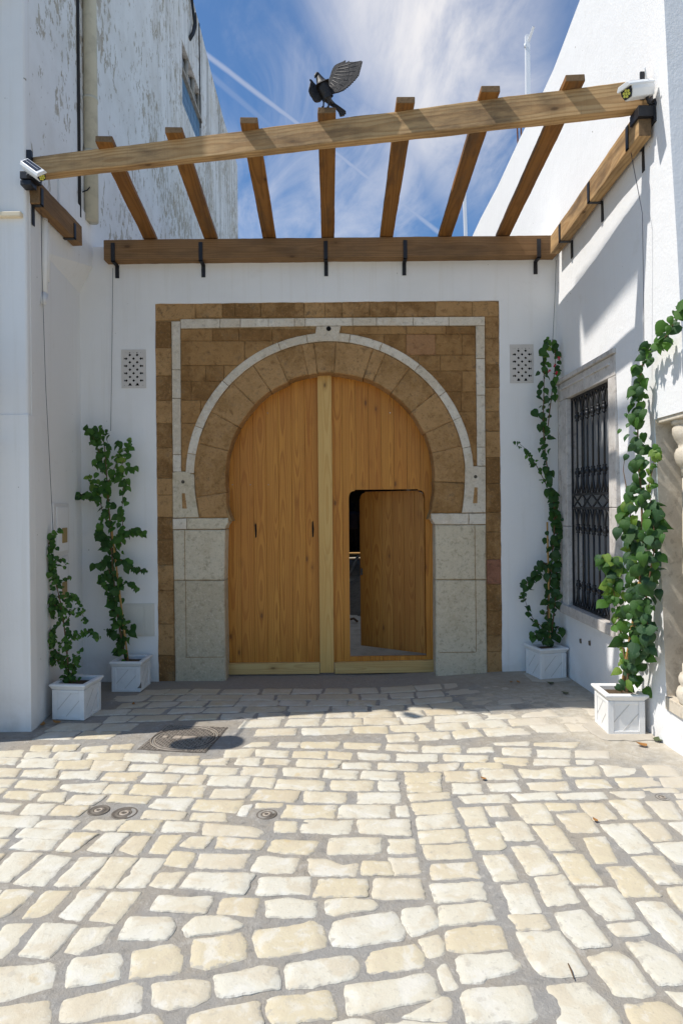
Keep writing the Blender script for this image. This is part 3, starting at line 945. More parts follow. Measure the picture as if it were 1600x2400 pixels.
# impost blocks and jambs
stone('impost_block', [(404.6, 1215), (437.7, 1214.5), (437.7, 1240.5), (404.8, 1241)], M['inlay'], 0.006, 0.19, 0.004, 0.002)
stone('impost_block', [(438, 1214.5), (535.5, 1213.8), (535.5, 1225), (530, 1233), (527.5, 1240), (438, 1240.5)], M['jamb'], 0.008, 0.20, 0.006, 0.003)
stone('impost_block', [(1098, 1203), (1137.6, 1203), (1138, 1229), (1098, 1229.5)], M['inlay'], 0.006, 0.19, 0.004, 0.002)
stone('impost_block', [(1008.5, 1203.2), (1097.6, 1203), (1097.6, 1229.5), (1017, 1229.8), (1013, 1222), (1009, 1214)], M['inlay'], 0.008, 0.20, 0.006, 0.003)


def jamb(xa, xb, ya, yb, inc, yi):
    """one upright stone; inc = x of the incised upright line, yi = y of the incised lower line (or None)"""
    stone('jamb_stone', [(xa[0], ya), (xb[0], ya), (xb[1], yb), (xa[1], yb)], M['jamb'], pr(0.010, 0.002), 0.20, 0.010, 0.0022, 0.06)
    (xi, z0), (_, z1) = pw(inc, ya + 1), pw(inc, (yi or yb) - 1)
    mb = MB()
    mb.box(xi - 0.0022, xi + 0.0022, YW - 0.0125, YW - 0.004, z1, z0)
    if yi:
        (xa2, zi), (xb2, _) = pw(inc, yi), pw(xb[1] - 5 if inc < 700 else xa[1] + 8, yi)
        mb.box(min(xa2, xb2), max(xa2, xb2), YW - 0.0126, YW - 0.004, zi - 0.0022, zi + 0.0022)
    mb.build('incised_line', M['joint'], portal)


jamb((405.2, 407.5), (528.5, 526.5), 1241.3, 1360, 433.5, None)
jamb((407.5, 411), (526.5, 530.5), 1360.5, 1606, 436, 1540)
jamb((1018.5, 1019.5), (1138, 1138.6), 1230, 1358.6, 1111, None)
jamb((1019.5, 1020.5), (1138.6, 1141.5), 1359.2, 1596, 1113, 1527.7)

# rough core behind the facing stones
jl, jr = pw(526, 1400)[0] - 0.025, pw(1020, 1400)[0] + 0.025
(_, zi) = pw(772, 1214)
open_path = arc(RI + 0.03, -24, 204, 60)
poly = [(x_l - 0.03, -0.1), (jl, -0.1), (jl, zi)] + open_path[::-1] + [(jr, zi), (jr, -0.1), (x_r + 0.03, -0.1), (x_r + 0.03, z_t + 0.03), (x_l - 0.03, z_t + 0.03)]
mb = MB()
mb.prism_y(poly, YW + 0.011, YW + 0.17)
mb.build('mortar_core', M['joint'], portal)

# ------------------------------------------------------------------ gate leaves
YD = 6.085


def pd(px, py):
    p = at(px, py, YD)
    return (p.x, p.z)


leaf_l = thing('gate_leaf', 'closed left half of the big pine gate, with the pale centre post on its edge', 'gate', (-0.9, YD, 0), group=None)
leaf_r = thing('gate_leaf', 'right half of the big pine gate with the small open doorway cut into it', 'gate', (0.85, YD, 0), group=None)

lw = [(590 + 102.5 * k) for k in range(-1, 8)]
bx_l = [360 + c / 3.409 for c in (520, 590, 697, 803, 905, 1005, 1108, 1215, 1322)]
ztop = CZ + RI + 0.10
zb = pd(640, 1556)[1]


def plank(xa, xb, z0, z1, parent, m, y0=YD, th=0.035, gap=0.0008, name='plank'):
    mb = MB()
    cx, cz = (xa + xb) / 2, (z0 + z1) / 2
    mb.box(xa + gap, xb - gap, y0, y0 + th, z0, z1)
    return mb.build(name, m, parent, center=(cx, y0 + th / 2, cz), bevel=0.0014, seg=1)


xs_l = [pd(b, 1300)[0] for b in bx_l]
for a, b in zip(xs_l[:-1], xs_l[1:]):
    zt = min(ztop, CZ + math.sqrt(max(0.01, (RI + 0.10) ** 2 - max(0, min(abs(a - CX), abs(b - CX))) ** 2)))
    plank(a, b, zb, zt, leaf_l, M['door'])
def backing(parent, rects):
    for x0, x1, z0, z1 in rects:
        mb = MB()
        mb.box(x0, x1, YD + 0.0365, YD + 0.06, z0, z1)
        mb.build('slit_blocker', M['door_inner'], parent)  # unseen sheet added to stop light slits between the planks


backing(leaf_l, [(xs_l[0], xs_l[-1], zb, ztop)])
# centre post
xp0, xp1 = pd(747, 1230)[0], pd(779.5, 1230)[0]
mb = MB()
zpb = pd(760, 1574)[1]
mb.box(xp0, xp1, YD - 0.045, YD - 0.002, zpb, ztop)
mb.build('centre_post', M['newpine'], leaf_l, center=((xp0 + xp1) / 2, YD - 0.02, 1.4), bevel=0.004)
mb = MB()
(xa, zc), (xb, zd) = pd(520, 1553), pd(747, 1577)
mb.box(xa, xp0 - 0.004, YD - 0.038, YD - 0.001, zd, zc)
mb.build('bottom_rail', M['newpine_x'], leaf_l, center=((xa + xp0) / 2, YD - 0.02, (zc + zd) / 2), bevel=0.004)
# bolt and latch slots as dark patches, their shade in the colour
for px, py0, py1 in ((599.5, 1226, 1261), (733, 1220, 1260)):
    (x0, z1), (x1, z0) = pd(px - 1.7, py0), pd(px + 1.7, py1)
    mb = MB()
    pts = [(x0, z0), (x1, z0 + 0.01), (x1 + .004, (z0 + z1) / 2), (x1 - .002, z1), (x0 - .002, z1 - .015), (x0 - .003, (z0 + z1) / 2 + .02)]
    mb.prism_y(pts, YD - 0.002, YD + 0.004)
    mb.build('slot_shade_patch', M['shade_fill'], leaf_l)
# nail heads in rows
for py, xsn in ((968, (587, 627)), (1136, (545, 587, 629))):
    for px in xsn:
        x, z = pd(px, py)
        mb = MB()
        mb.lathe([(0.0055, 0), (0.0055, 0.002), (0.003, 0.0035)], (0, 0, 0), 10)
        o = mb.build('nail_head', M['cast'], leaf_l)
        o.matrix_basis = Matrix.Translation((x, YD, z)) @ Matrix.Rotation(PI / 2, 4, 'X')
x, z = pd(913.5, 967.5)
mb = MB()
mb.lathe([(0.0055, 0), (0.0055, 0.002), (0.003, 0.0035)], (0, 0, 0), 10)
o = mb.build('nail_head', M['whitepaint'], leaf_r)
o.matrix_basis = Matrix.Translation((x, YD, z)) @ Matrix.Rotation(PI / 2, 4, 'X')

# right leaf planks round the wicket opening
bx_r = [779.5, 804, 835.5, 865.3, 895, 925, 955.5, 986.5, 1016, 1032]
xs_r = [pd(b, 1300)[0] for b in bx_r]
wx0, wx1 = pd(819, 1400)[0], pd(997.5, 1400)[0]
wz1, wz0 = pd(910, 1147)[1], pd(910, 1538)[1]
NO = 0.062        # size of the concave top corners
zbr = pd(900, 1551)[1]


def notch_z(x):
    """upper edge of the opening at x"""
    for cx0, s in ((wx0, 1), (wx1, -1)):
        d = (x - cx0) * s
        if d < 0.004:
            return wz1 - NO - 0.022
        if d < NO:
            e = d - 0.004
            r = NO - 0.012
            return wz1 - 0.012 - math.sqrt(max(0, r * r - min(r, e) ** 2)) * 0.0 - (r - math.sqrt(max(0, r * r - (r - min(r, e)) ** 2)))
    return wz1


for a, b in zip(xs_r[:-1], xs_r[1:]):
    zt = min(ztop, CZ + math.sqrt(max(0.01, (RI + 0.10) ** 2 - max(0, min(abs(a - CX), abs(b - CX))) ** 2)))
    lo, hi = max(a, wx0), min(b, wx1)
    if hi - lo < 0.01:
        plank(a, b, zbr, zt, leaf_r, M['door'])
        continue
    # piece above the opening, with the shaped corner sawn into it
    n = 14
    g = 0.0014
    low_edge = []
    for k in range(n + 1):
        x = lo + (hi - lo) * k / n
        low_edge.append((x, notch_z(x)))
    poly = []
    if a < lo:
        poly += [(a + g, zbr), (lo, zbr)]
    else:
        low_edge[0] = (a + g, low_edge[0][1])
    if b > hi:
        tail = [(hi, zbr), (b - g, zbr)]
    else:
        low_edge[-1] = (b - g, low_edge[-1][1])
        tail = []
    poly += low_edge + tail + [(b - g, zt), (a + g, zt)]
    cx = (a + b) / 2
    mb = MB()
    mb.prism_y(poly, YD, YD + 0.035)
    mb.build('plank', M['door'], leaf_r, center=(cx, YD + 0.017, 1.6))
    plank(lo if a < lo else a, hi if b > hi else b, zbr, wz0, leaf_r, M['door'], name='sill_plank')
backing(leaf_r, [(xs_r[0], wx0 - 0.03, zbr, wz1 + 0.02), (xs_r[0], xs_r[-1], wz1 + 0.02, ztop), (wx1 + 0.03, xs_r[-1], zbr, wz1 + 0.02), (wx0 - 0.03, wx1 + 0.03, zbr, wz0 - 0.01)])
mb = MB()
(xa, zc), (xb, zd) = pd(784, 1548), pd(1028, 1573)
mb.hexa([(xa, YD - 0.038, pd(784, 1577)[1]), (xb, YD - 0.038, zd), (xb, YD - 0.001, zd), (xa, YD - 0.001, pd(784, 1577)[1]),
         (xa, YD - 0.038, pd(784, 1551)[1]), (xb, YD - 0.038, pd(1028, 1545)[1]), (xb, YD - 0.001, pd(1028, 1545)[1]), (xa, YD - 0.001, pd(784, 1551)[1])])
mb.build('bottom_rail', M['newpine_x'], leaf_r, center=((xa + xb) / 2, YD - 0.02, (zc + zd) / 2), bevel=0.004)

# wicket door, hinged on its right edge and swung into the passage
ang = math.atan2(6.49 - 6.10, 0.82 - 0.19)
wd_w = wx1 - wx0 - 0.012
hx, hy = wx1 - 0.006, YD + 0.03
wz_b = wz0 + 0.015
wz_t = wz1 - 0.012


def wk(s, d, z):
    """point on the wicket: s metres from the hinge, d towards the back"""
    return (hx - s * math.cos(ang) + d * math.sin(ang), hy + s * math.sin(ang) + d * math.cos(ang), z)


mb = MB()
mb.hexa([wk(wd_w, 0.036, wz_b), wk(0, 0.036, wz_b), wk(0, 0.066, wz_b), wk(wd_w, 0.066, wz_b), wk(wd_w, 0.036, wz_t - 0.085), wk(0, 0.036, wz_t - 0.085), wk(0, 0.066, wz_t - 0.085), wk(wd_w, 0.066, wz_t - 0.085)])
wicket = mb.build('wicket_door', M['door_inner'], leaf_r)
npl = 6
rotm = Matrix.Rotation(-ang, 4, 'Z')


def wplank(s0, s1, corner):
    w = s1 - s0
    h = wz_t - wz_b
    poly = [(-w / 2 + .001, -h / 2), (w / 2 - .001, -h / 2), (w / 2 - .001, h / 2), (-w / 2 + .001, h / 2)]
    if corner:
        pts = []
        r = 0.055
        sx = 1 if corner > 0 else -1
        ex = w / 2 - .001
        arcp = [(ex * sx, h / 2 - r - 0.02), ((ex - 0.008) * sx, h / 2 - r - 0.02)]
        for k in range(7):
            a = k / 6 * PI / 2
            arcp.append(((ex - 0.008 - r + r * math.cos(a)) * sx, h / 2 - r - 0.012 + r * math.sin(a)))
        arcp.append(((ex - 0.012 - r) * sx, h / 2))
        if sx > 0:
            poly = [(-ex, -h / 2), (ex, -h / 2)] + arcp + [(-ex, h / 2)]
        else:
            poly = [(-ex, -h / 2), (ex, -h / 2), (ex, h / 2)] + arcp[::-1]
    mb = MB()
    mb.prism_y(poly, -0.017, 0.017)
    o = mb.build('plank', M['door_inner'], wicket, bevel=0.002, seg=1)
    sm = (s0 + s1) / 2
    o.matrix_basis = Matrix.Translation(wk(sm, 0.017, (wz_b + wz_t) / 2)) @ rotm


ws = [0, 0.105, 0.225, 0.35, 0.475, 0.60, wd_w]
for i in range(6):
    wplank(ws[i], ws[i + 1], 1 if i == 0 else (-1 if i == 5 else 0))
mb = MB()
mb.bar(wk(wd_w - 0.03, -0.02, 0.93), wk(wd_w - 0.03, -0.02, 1.0), 0.02, 0.012, (0, 1, 0))
mb.build('latch', M['bracket'], wicket, bevel=0.002)
# ------------------------------------------------------------------ left house: tall, paint peeling
XO = -2.36
old = thing('old_house', 'tall old house with peeling white paint, small blue window and cream downpipe', 'house', (-3.5, 9, 0))
mb = MB()
roof = [(4.62, 10.0), (8.0, 10.05), (10.2, 10.0), (11.6, 9.8), (12.9, 9.68), (13.7, 9.72), (14.5, 9.66)]
wall_poly = [(4.63, -0.1), (14.5, -0.1)] + roof[::-1]
# opening for the window is left out of the wall face
wy0, wy1, wzb, wzt, wzm = 9.42, 10.72, 7.82, 8.79, 8.31
def old_face(pts):
    mb.prism_x(pts, XO - 0.35, XO)
old_face([(4.63, 4.05), (wy0, 4.05), (wy0, 10.03), (8.0, 10.05), (4.63, 10.0)])
old_face([(wy0, 4.05), (wy1, 4.05), (wy1, wzb), (wy0, wzb)])
old_face([(wy0, wzt), (wy1, wzt), (wy1, 9.95), (10.2, 10.0), (wy0, 10.03)])
old_face([(wy1, 4.05), (14.5, 4.05), (14.5, 9.66), (13.7, 9.72), (12.9, 9.68), (11.6, 9.8), (wy1, 9.95)])
mb.build('wall', M['peeling'], old)
mb = MB()
mb.box(-8.0, XO - 0.35, 4.63, 14.5, -0.1, 9.6)
mb.build('house_body', M['plaster_warm'], old)
# window: blue tiled lower half, weathered lights above
mb = MB()
mb.box(XO - 0.14, XO - 0.09, wy0, wy1, wzb, wzt)
win = mb.build('window', M['shade_fill'], old)
ny, nz = 6, 3
for i in range(ny):
    for j in range(nz):
        a, b = wy0 + (wy1 - wy0) * i / ny, wy0 + (wy1 - wy0) * (i + 1) / ny
        c, d = wzb + (wzm - wzb) * j / nz, wzb + (wzm - wzb) * (j + 1) / nz
        mb = MB()
        mb.box(XO - 0.088, XO - 0.03, a + 0.006, b - 0.006, c + 0.005, d - 0.005)
        mb.build('blue_tile', M['blue'], win)
mb = MB()
mb.box(XO - 0.09, XO + 0.02, wy0, wy1, wzm, wzm + 0.05)
mb.build('sill', M['frame_grey'], win)
for yy in (wy0 + 0.03, wy0 + 0.45, wy0 + 0.87, wy1 - 0.03):
    mb = MB()
    mb.tube([(XO - 0.05, yy, wzm + 0.05), (XO - 0.05, yy, wzt)], 0.035, 8)
    mb.build('mullion', M['frame_grey'], win)
for a, b in ((wy0 + .05, wy0 + .42), (wy0 + .48, wy0 + .84), (wy0 + .9, wy1 - .05)):
    mb = MB()
    mb.box(XO - 0.085, XO - 0.075, a, b, wzm + 0.05, wzt - 0.06)
    mb.build('pane', M['pane'], win)
# cream downpipe
pp = [Vector((XO + 0.055, 5.78, 10.0 - 0.5 * i)) for i in range(12)] + [Vector((XO + 0.055, 5.78, 4.33))]
mb = MB()
mb.tube([pp[0], pp[-1]], 0.062, 14)
pipe = mb.build('downpipe', M['pipe'], old)
for zz in (4.95, 5.45, 6.6, 7.8, 9.0):
    mb = MB()
    mb.tube([(XO + 0.055, 5.78, zz), (XO + 0.055, 5.78, zz + 0.03)], 0.068, 14)
    mb.build('pipe_collar', M['pipe'], pipe)
mb = MB()
mb.tube([(XO + 0.012, 5.62, 10.0), (XO + 0.012, 5.62, 4.3)], 0.014, 6)
mb.build('pipe_gap_shade', M['cable'], old)  # black tube drawn for the shadow gap beside the downpipe
# hanging cable near the roof
cab = [atx(448, -60, XO + 0.02), atx(450, 0, XO + 0.03), atx(453, 30, XO + 0.04), atx(456, 56, XO + 0.05), atx(452, 76, XO + 0.04), atx(444, 90, XO + 0.01)]
mb = MB()
mb.tube(cab, 0.022, 6)
mb.build('cable', M['cable'], old)
mb = MB()
mb.tube([atx(458, 30, XO + 0.02), atx(460, 60, XO + 0.03), atx(455, 80, XO + 0.03), atx(446, 95, XO + 0.01)], 0.012, 6)
mb.build('cable', M['cable'], old)
mb = MB()
mb.tube([atx(467, 55, XO + 0.012), atx(470, 300, XO + 0.012)], 0.009, 5)
mb.build('cable', M['cable'], old)

# ------------------------------------------------------------------ left house front: pier, low side wall, added shadow casters
front = thing('left_house_front', 'smooth white house front with a cream ledge, its corner standing beside the low potted bush', 'house', (-3.0, 4.6, 0))
mb = MB()
mb.box(-8.0, -2.325, 4.605, 4.69, -0.1, 9.9)
mb.build('corner_pier', M['plaster'], front, bevel=0.02, seg=3)
mb = MB()
mb.box(-8.0, -2.3185, 4.599, 4.70, -0.1, 2.36)
mb.build('plinth', M['plaster'], front, bevel=0.006, seg=3)
# low white side wall that splays away to the gate wall
mb = MB()
mb.hexa([(-2.9, 4.7, -0.1), (-2.318, 4.66, -0.1), (-2.52, 6.3, -0.1), (-2.9, 6.3, -0.1), (-2.9, 4.7, 4.1), (-2.322, 4.66, 4.1), (-2.52, 6.3, 4.1), (-2.9, 6.3, 4.1)])
mb.build('side_wall', M['plaster'], front)
mb = MB()
mb.hexa([(-2.9, 5.2, 4.05), (XO + 0.018, 5.2, 4.05), (XO + 0.018, 6.35, 4.05), (-2.9, 6.35, 4.05), (-2.9, 5.2, 4.42), (XO + 0.018, 5.2, 4.42), (XO + 0.018, 6.35, 4.36), (-2.9, 6.35, 4.36)])
mb.hexa([(-2.9, 6.35, 4.05), (XO + 0.016, 6.35, 4.05), (XO + 0.016, 7.6, 4.05), (-2.9, 7.6, 4.05), (-2.9, 6.35, 4.36), (XO + 0.016, 6.35, 4.36), (XO + 0.016, 7.6, 4.30), (-2.9, 7.6, 4.30)])
kx = lambda y_: -2.318 + (-2.52 + 2.318) / (6.3 - 4.66) * (y_ - 4.66)
for ya, yb_ in ((4.92, 6.3),):
    mb.hexa([(-2.9, ya, 3.70), (kx(ya) - 0.002, ya, 3.70), (kx(yb_) - 0.002, yb_, 3.70), (-2.9, yb_, 3.70), (-2.9, ya, 4.06), (XO + 0.017, ya, 4.06), (XO + 0.017, yb_, 4.06), (-2.9, yb_, 4.06)])
mb.build('whitewash_edge', M['plaster'], front)
lz = at(30, 502, 4.57).z
mb = MB()
mb.box(-8.0, -2.345, 4.565, 4.61, lz - 0.016, lz + 0.022)
mb.build('ledge', M['cream_ledge'], front, bevel=0.008)
# unseen masses added further left, shaped to cast the forecourt and wall shadows
prof = [(0.0, 2.15, 4.37), (2.7, 4.9, 4.56)]
mb = MB()
mb.box(-8.0, -2.585, 4.37, 4.6, -0.1, 2.2)
mb.build('low_shade_block', M['plaster'], front, bevel=0.02)  # unseen block added for the shadow edge at the left
mb = MB()
mb.lathe([(0.03, 0.58), (0.13, 0.50), (0.12, 0.42), (0.12, 0.2), (0.09, 0.06), (0.05, 0.0)], (-2.66, 4.075, 2.25), 16)
mb.bar((-2.66, 4.10, 2.80), (-2.66, 4.6, 2.92), 0.011, 0.011)
mb.build('shadow_blob_caster', M['bracket'], front)  # lantern shape added unseen, only to cast the blob over the manhole
mb = MB()
mb.box(-8, -2.56, 4.55, 4.604, 2.2, 9.8)
mb.build('pier_shade_block', M['plaster'], front, bevel=0.02)  # unseen block added to keep the pier face in shade
mb = MB()
mb.hexa([(-3.2, 4.5, 5.5), (-2.46, 4.5, 5.5), (-2.46, 4.6, 5.5), (-3.2, 4.6, 5.5), (-3.2, 4.20, 6.3), (-2.42, 4.20, 6.3), (-2.42, 4.6, 6.3), (-3.2, 4.6, 6.3)])
mb.box(-3.2, -2.42, 4.17, 4.6, 6.3, 8.95)
mb.build('upper_shade_block', M['plaster'], front, bevel=0.03)  # unseen block shaped for the shadow edge on ground and right wall
mb = MB()
mb.box(-2.48, -2.42, 3.66, 4.6, 8.98, 9.12)
mb.build('lower_shadow_bar', M['plaster'], front, bevel=0.03)  # unseen bar added for the lower shadow band on the right wall
mb = MB()
mb.hexa([(-2.48, 3.38, 9.90), (-2.42, 3.38, 9.90), (-2.42, 4.5, 9.80), (-2.48, 4.5, 9.80), (-2.48, 3.38, 10.30), (-2.42, 3.38, 10.30), (-2.42, 4.7, 10.3), (-2.48, 4.7, 10.3)])
mb.build('upper_shadow_bar', M['plaster'], front, bevel=0.04)  # unseen bar added for the upper shadow band on the right wall


# meter boxes with brown plates on the splayed wall
def side_pt(px, py, off=0.0):
    """point on the splayed side wall"""
    u0, v0 = ray0(px, py)
    k = (-2.52 + 2.318) / (6.3 - 4.66)
    # X = -2.318 + k (Y - 4.66)
    Y = (-2.318 - k * 4.66) / (u0 / F - k)
    return Vector((u0 * Y / F + off, Y, H + v0 * Y / F))


def side_box(name, m, px0, py0, px1, py1, t0, t1, parent, bev=0.004):
    a, b = side_pt(px0, (py0 + py1) / 2), side_pt(px1, (py0 + py1) / 2)
    zt, zb = side_pt((px0 + px1) / 2, py0).z, side_pt((px0 + px1) / 2, py1).z
    mb = MB()
    mb.hexa([(a.x + t0, a.y, zb), (a.x + t1, a.y, zb), (b.x + t1, b.y, zb), (b.x + t0, b.y, zb),
             (a.x + t0, a.y, zt), (a.x + t1, a.y, zt), (b.x + t1, b.y, zt), (b.x + t0, b.y, zt)])
    return mb.build(name, m, parent, bevel=bev)


for (y0, y1, pa, pb) in ((1180, 1300, 1237, 1272), (1306, 1420, 1363, 1402)):
    bxo = side_box('meter_box', M['offwhite'], 122, y0, 158, y1, -0.02, 0.018, front)
    side_box('meter_door', M['plaster_warm'], 127, y0 + 8, 153.5, y1 - 8, 0.0185, 0.027, bxo)
    side_box('brown_plate', M['tan'], 138.5, pa, 149.5, pb, 0.0275, 0.034, bxo, 0.002)
# white conduits high on the splayed wall
for px, r, m_, y0, y1 in ((101, 0.024, 'plaster', 470, 690), (109, 0.018, 'plaster', 478, 660), (114, 0.007, 'cable', 485, 580)):
    mb = MB()
    mb.tube([side_pt(px, y0, r * 0.6), side_pt(px, (y0 + y1) / 2, r * 0.7), side_pt(px, y1, r * 0.5)], r, 8)
    mb.build('conduit', M[m_], front)
mb = MB()
mb.tube([side_pt(101, 690, .012), side_pt(98, 710, 0.01), side_pt(102, 696, 0.0)], 0.03, 8)
mb.build('conduit_bend', M['plaster'], front)


# ------------------------------------------------------------------ right house
def xr(y, z):
    t = max(0.0, min(1.0, (5.9 - y) / 2.23))
    return 2.06 + t * (0.07 - 0.04 * z)


right = thing('right_house', 'bright white house on the right with barred window and a notched corner column', 'house', (3.0, 4.5, 0))
YC0, YC1 = 3.67, 4.035
NZ0, NZ1 = 0.385, 2.20
WY0, WY1, WZ0, WZ1 = 4.66, 5.60, 0.70, 2.64
ys = sorted(set([YC0, YC1, WY0, WY1] + [4.35, 5.0, 5.3, 5.9, 6.4, 7, 8, 9, 10, 11, 12, 14, 16]))
zs = sorted(set([-0.1, NZ0, NZ1, WZ0, WZ1] + [1.2, 1.7, 3.2, 3.8, 4.4, 5.0, 5.4, 5.8]))
idx = {}
vs, fs = [], []


def rv(y, z):
    if (y, z) not in idx:
        idx[(y, z)] = len(vs)
        zz = z
        if z == 5.8:
            zz = 5.8 + mn.noise(Vector((y * 1.3, 2, 5))) * 0.05
        nse = mn.noise(Vector((y * 1.1, z * 1.1, 3.3))) * 0.012 if y < 5.6 else 0.0
        edge = y in (YC0,)
        vs.append((xr(y, z) + nse, y, zz))
    return idx[(y, z)]


for a, b in zip(ys[:-1], ys[1:]):
    for c, d in zip(zs[:-1], zs[1:]):
        ym, zm = (a + b) / 2, (c + d) / 2
        if YC0 < ym < YC1 and NZ0 < zm < NZ1:
            continue
        if WY0 < ym < WY1 and WZ0 < zm < WZ1:
            continue
        fs.append((rv(a, c), rv(a, d), rv(b, d), rv(b, c)))
me = bpy.data.meshes.new('wall')
me.from_pydata(vs, [], fs)
for p_ in me.polygons:
    p_.use_smooth = True
link('wall', me, M['stucco'], right)
# front face, roof and mass behind the notch
mb = MB()
for c, d in zip(zs[:-1], zs[1:]):
    zt = d
    if NZ0 < (c + d) / 2 < NZ1:
        continue
    mb.add([(xr(YC0, c) + mn.noise(Vector((YC0 * 1.1, c * 1.1, 3.3))) * 0.012, YC0, c), (2.46, YC0, c), (2.46, YC0, zt), (xr(YC0, zt) + mn.noise(Vector((YC0 * 1.1, d * 1.1, 3.3))) * 0.012, YC0, zt)], [(0, 1, 2, 3)])
mb.add([(2.46, YC0, -0.1), (8, YC0, -0.1), (8, YC0, 5.8), (2.46, YC0, 5.8)], [(0, 1, 2, 3)])
mb.build('front_face', M['stucco'], right)
mb = MB()
mb.add([(xr(y_, 5.8) + 0.05, y_, 5.68) for y_ in (3.67, 5.0, 7, 10, 16)] + [(8, 16, 5.68), (8, 3.67, 5.68)], [tuple(range(7))])
mb.build('roof', M['stucco'], right)
mb = MB()
mb.add([(2.44, YC0, NZ0), (2.44, YC1, NZ0), (2.44, YC1, NZ1), (2.44, YC0, NZ1)], [(0, 1, 2, 3)])
mb.add([(xr(YC1, NZ0), YC1, NZ0), (2.44, YC1, NZ0), (2.44, YC1, NZ1), (xr(YC1, NZ1), YC1, NZ1)], [(0, 1, 2, 3)])
mb.build('corner_recess', M['beige'], right)
mb = MB()
mb.box(2.055, 2.5, YC0 - 0.008, YC1 + 0.002, NZ1 - 0.03, NZ1 + 0.085)
mb.build('lintel', M['beige'], right, bevel=0.006)
mb = MB()
mb.box(2.095, 2.5, YC0 - 0.012, YC1 + 0.002, NZ0 - 0.075, NZ0 + 0.01)
mb.build('sill', M['beige'], right, bevel=0.006)
cxy = (2.205, 3.85, 0)
mb = MB()
mb.lathe([(0.082, 0.0), (0.082, 0)], cxy, 8) if False else None
base = [(0.105, NZ0 + 0.01), (0.105, NZ0 + 0.02), (0.118, NZ0 + 0.045), (0.122, NZ0 + 0.075), (0.112, NZ0 + 0.105), (0.098, NZ0 + 0.115), (0.096, NZ0 + 0.125), (0.106, NZ0 + 0.145), (0.108, NZ0 + 0.17), (0.098, NZ0 + 0.195), (0.086, NZ0 + 0.2), (0.086, NZ0 + 0.255), (0.078, NZ0 + 0.26)]
mb.lathe(base, cxy, 28)
col = mb.build('column_base', M['beige'], right)
mb = MB()
mb.lathe([(0.078, NZ0 + 0.26), (0.078, 1.2), (0.079, 1.205), (0.075, 1.82)], cxy, 28)
mb.build('column_shaft', M['beige'], right)
cap = [(0.083, 1.82), (0.083, 1.865), (0.092, 1.88), (0.108, 1.90), (0.118, 1.935), (0.118, 1.965), (0.108, 1.99), (0.096, 2.0), (0.098, 2.02), (0.118, 2.05), (0.13, 2.085), (0.13, 2.12), (0.118, 2.14), (0.135, 2.145), (0.135, 2.17)]
mb = MB()
mb.lathe(cap, cxy, 28)
mb.build('column_capital', M['beige'], right)

# barred window
XF = lambda y_: xr(y_, 1.6)
WO = (4.575, 5.795, 0.63, 2.79)      # outside of the stone surround
mb = MB()
mb.add([(XF(WY0) + 0.13, WY0 - 0.05, WZ0 - 0.05), (XF(WY1) + 0.13, WY1 + 0.05, WZ0 - 0.05), (XF(WY1) + 0.13, WY1 + 0.05, WZ1 + 0.05), (XF(WY0) + 0.13, WY0 - 0.05, WZ1 + 0.05)], [(0, 1, 2, 3)])
wnd = mb.build('window', M['pane'], right)


def fr_box(y0, y1, z0, z1, proud, back=0.12, m='greystone', name='surround_stone', bev=0.006):
    mb = MB()
    x0, x1 = XF(y0), XF(y1)
    mb.hexa([(x0 - proud, y0, z0), (x0 + back, y0, z0), (x1 + back, y1, z0), (x1 - proud, y1, z0), (x0 - proud, y0, z1), (x0 + back, y0, z1), (x1 + back, y1, z1), (x1 - proud, y1, z1)])
    return mb.build(name, M[m], wnd, bevel=bev)


GY0, GY1, GZ0, GZ1 = 4.70, 5.565, 0.745, 2.60
fr_box(GY1, WO[1], 0.66, 1.45, 0.034)
fr_box(GY1, WO[1], 1.453, GZ1, 0.034)
fr_box(WO[0], GY0, 0.66, 1.62, 0.036)
fr_box(WO[0], GY0, 1.623, GZ1, 0.036)
fr_box(WO[0], 5.14, GZ1 + .002, WO[3] - .03, 0.036)
fr_box(5.143, WO[1], GZ1 + .002, WO[3] - .03, 0.036)
fr_box(WO[0] - 0.012, WO[1] + 0.012, WO[3] - .028, WO[3] + 0.012, 0.058)
fr_box(4.66, 5.115, 2.695, 2.712, 0.048, 0, bev=0.004, name='lintel_moulding')
fr_box(5.165, 5.70, 2.695, 2.712, 0.048, 0, bev=0.004, name='lintel_moulding')
fr_box(GY1 + 0.165, GY1 + 0.175, 0.66, GZ1, 0.042, 0, bev=0.003, name='jamb_moulding')
fr_box(4.60, 5.74, 0.655, GZ0 - 0.003, 0.055, name='window_sill')
mb = MB()
xg = lambda y_: XF(y_) + 0.012
gb = lambda y0, z0, y1, z1, w, d=0.012: mb.bar((xg(y0), y0, z0), (xg(y1), y1, z1), w, d, (1, 0, 0))
MIDA, MIDB = 1.735, 1.615
gb(GY0 + .012, GZ0, GY0 + .012, GZ1, 0.022)
gb(GY1 - .012, GZ0, GY1 - .012, GZ1, 0.022)
for zz in (GZ0 + 0.012, GZ1 - 0.012, MIDA, MIDB):
    gb(GY0, zz, GY1, zz, 0.022)
grille = mb.build('window_grille', M['black'], right)
ybars = [5.435 - 0.1115 * i for i in range(7)]
hs = 0.1115 / 2


def curve_prong(y0, z0, y1, z1, bow):
    pts = []
    for k in range(7):
        w = k / 6
        s = w ** 1.9
        pts.append((xg(y0) - 0.004, y0 + (y1 - y0) * s, z0 + (z1 - z0) * w))
    return pts


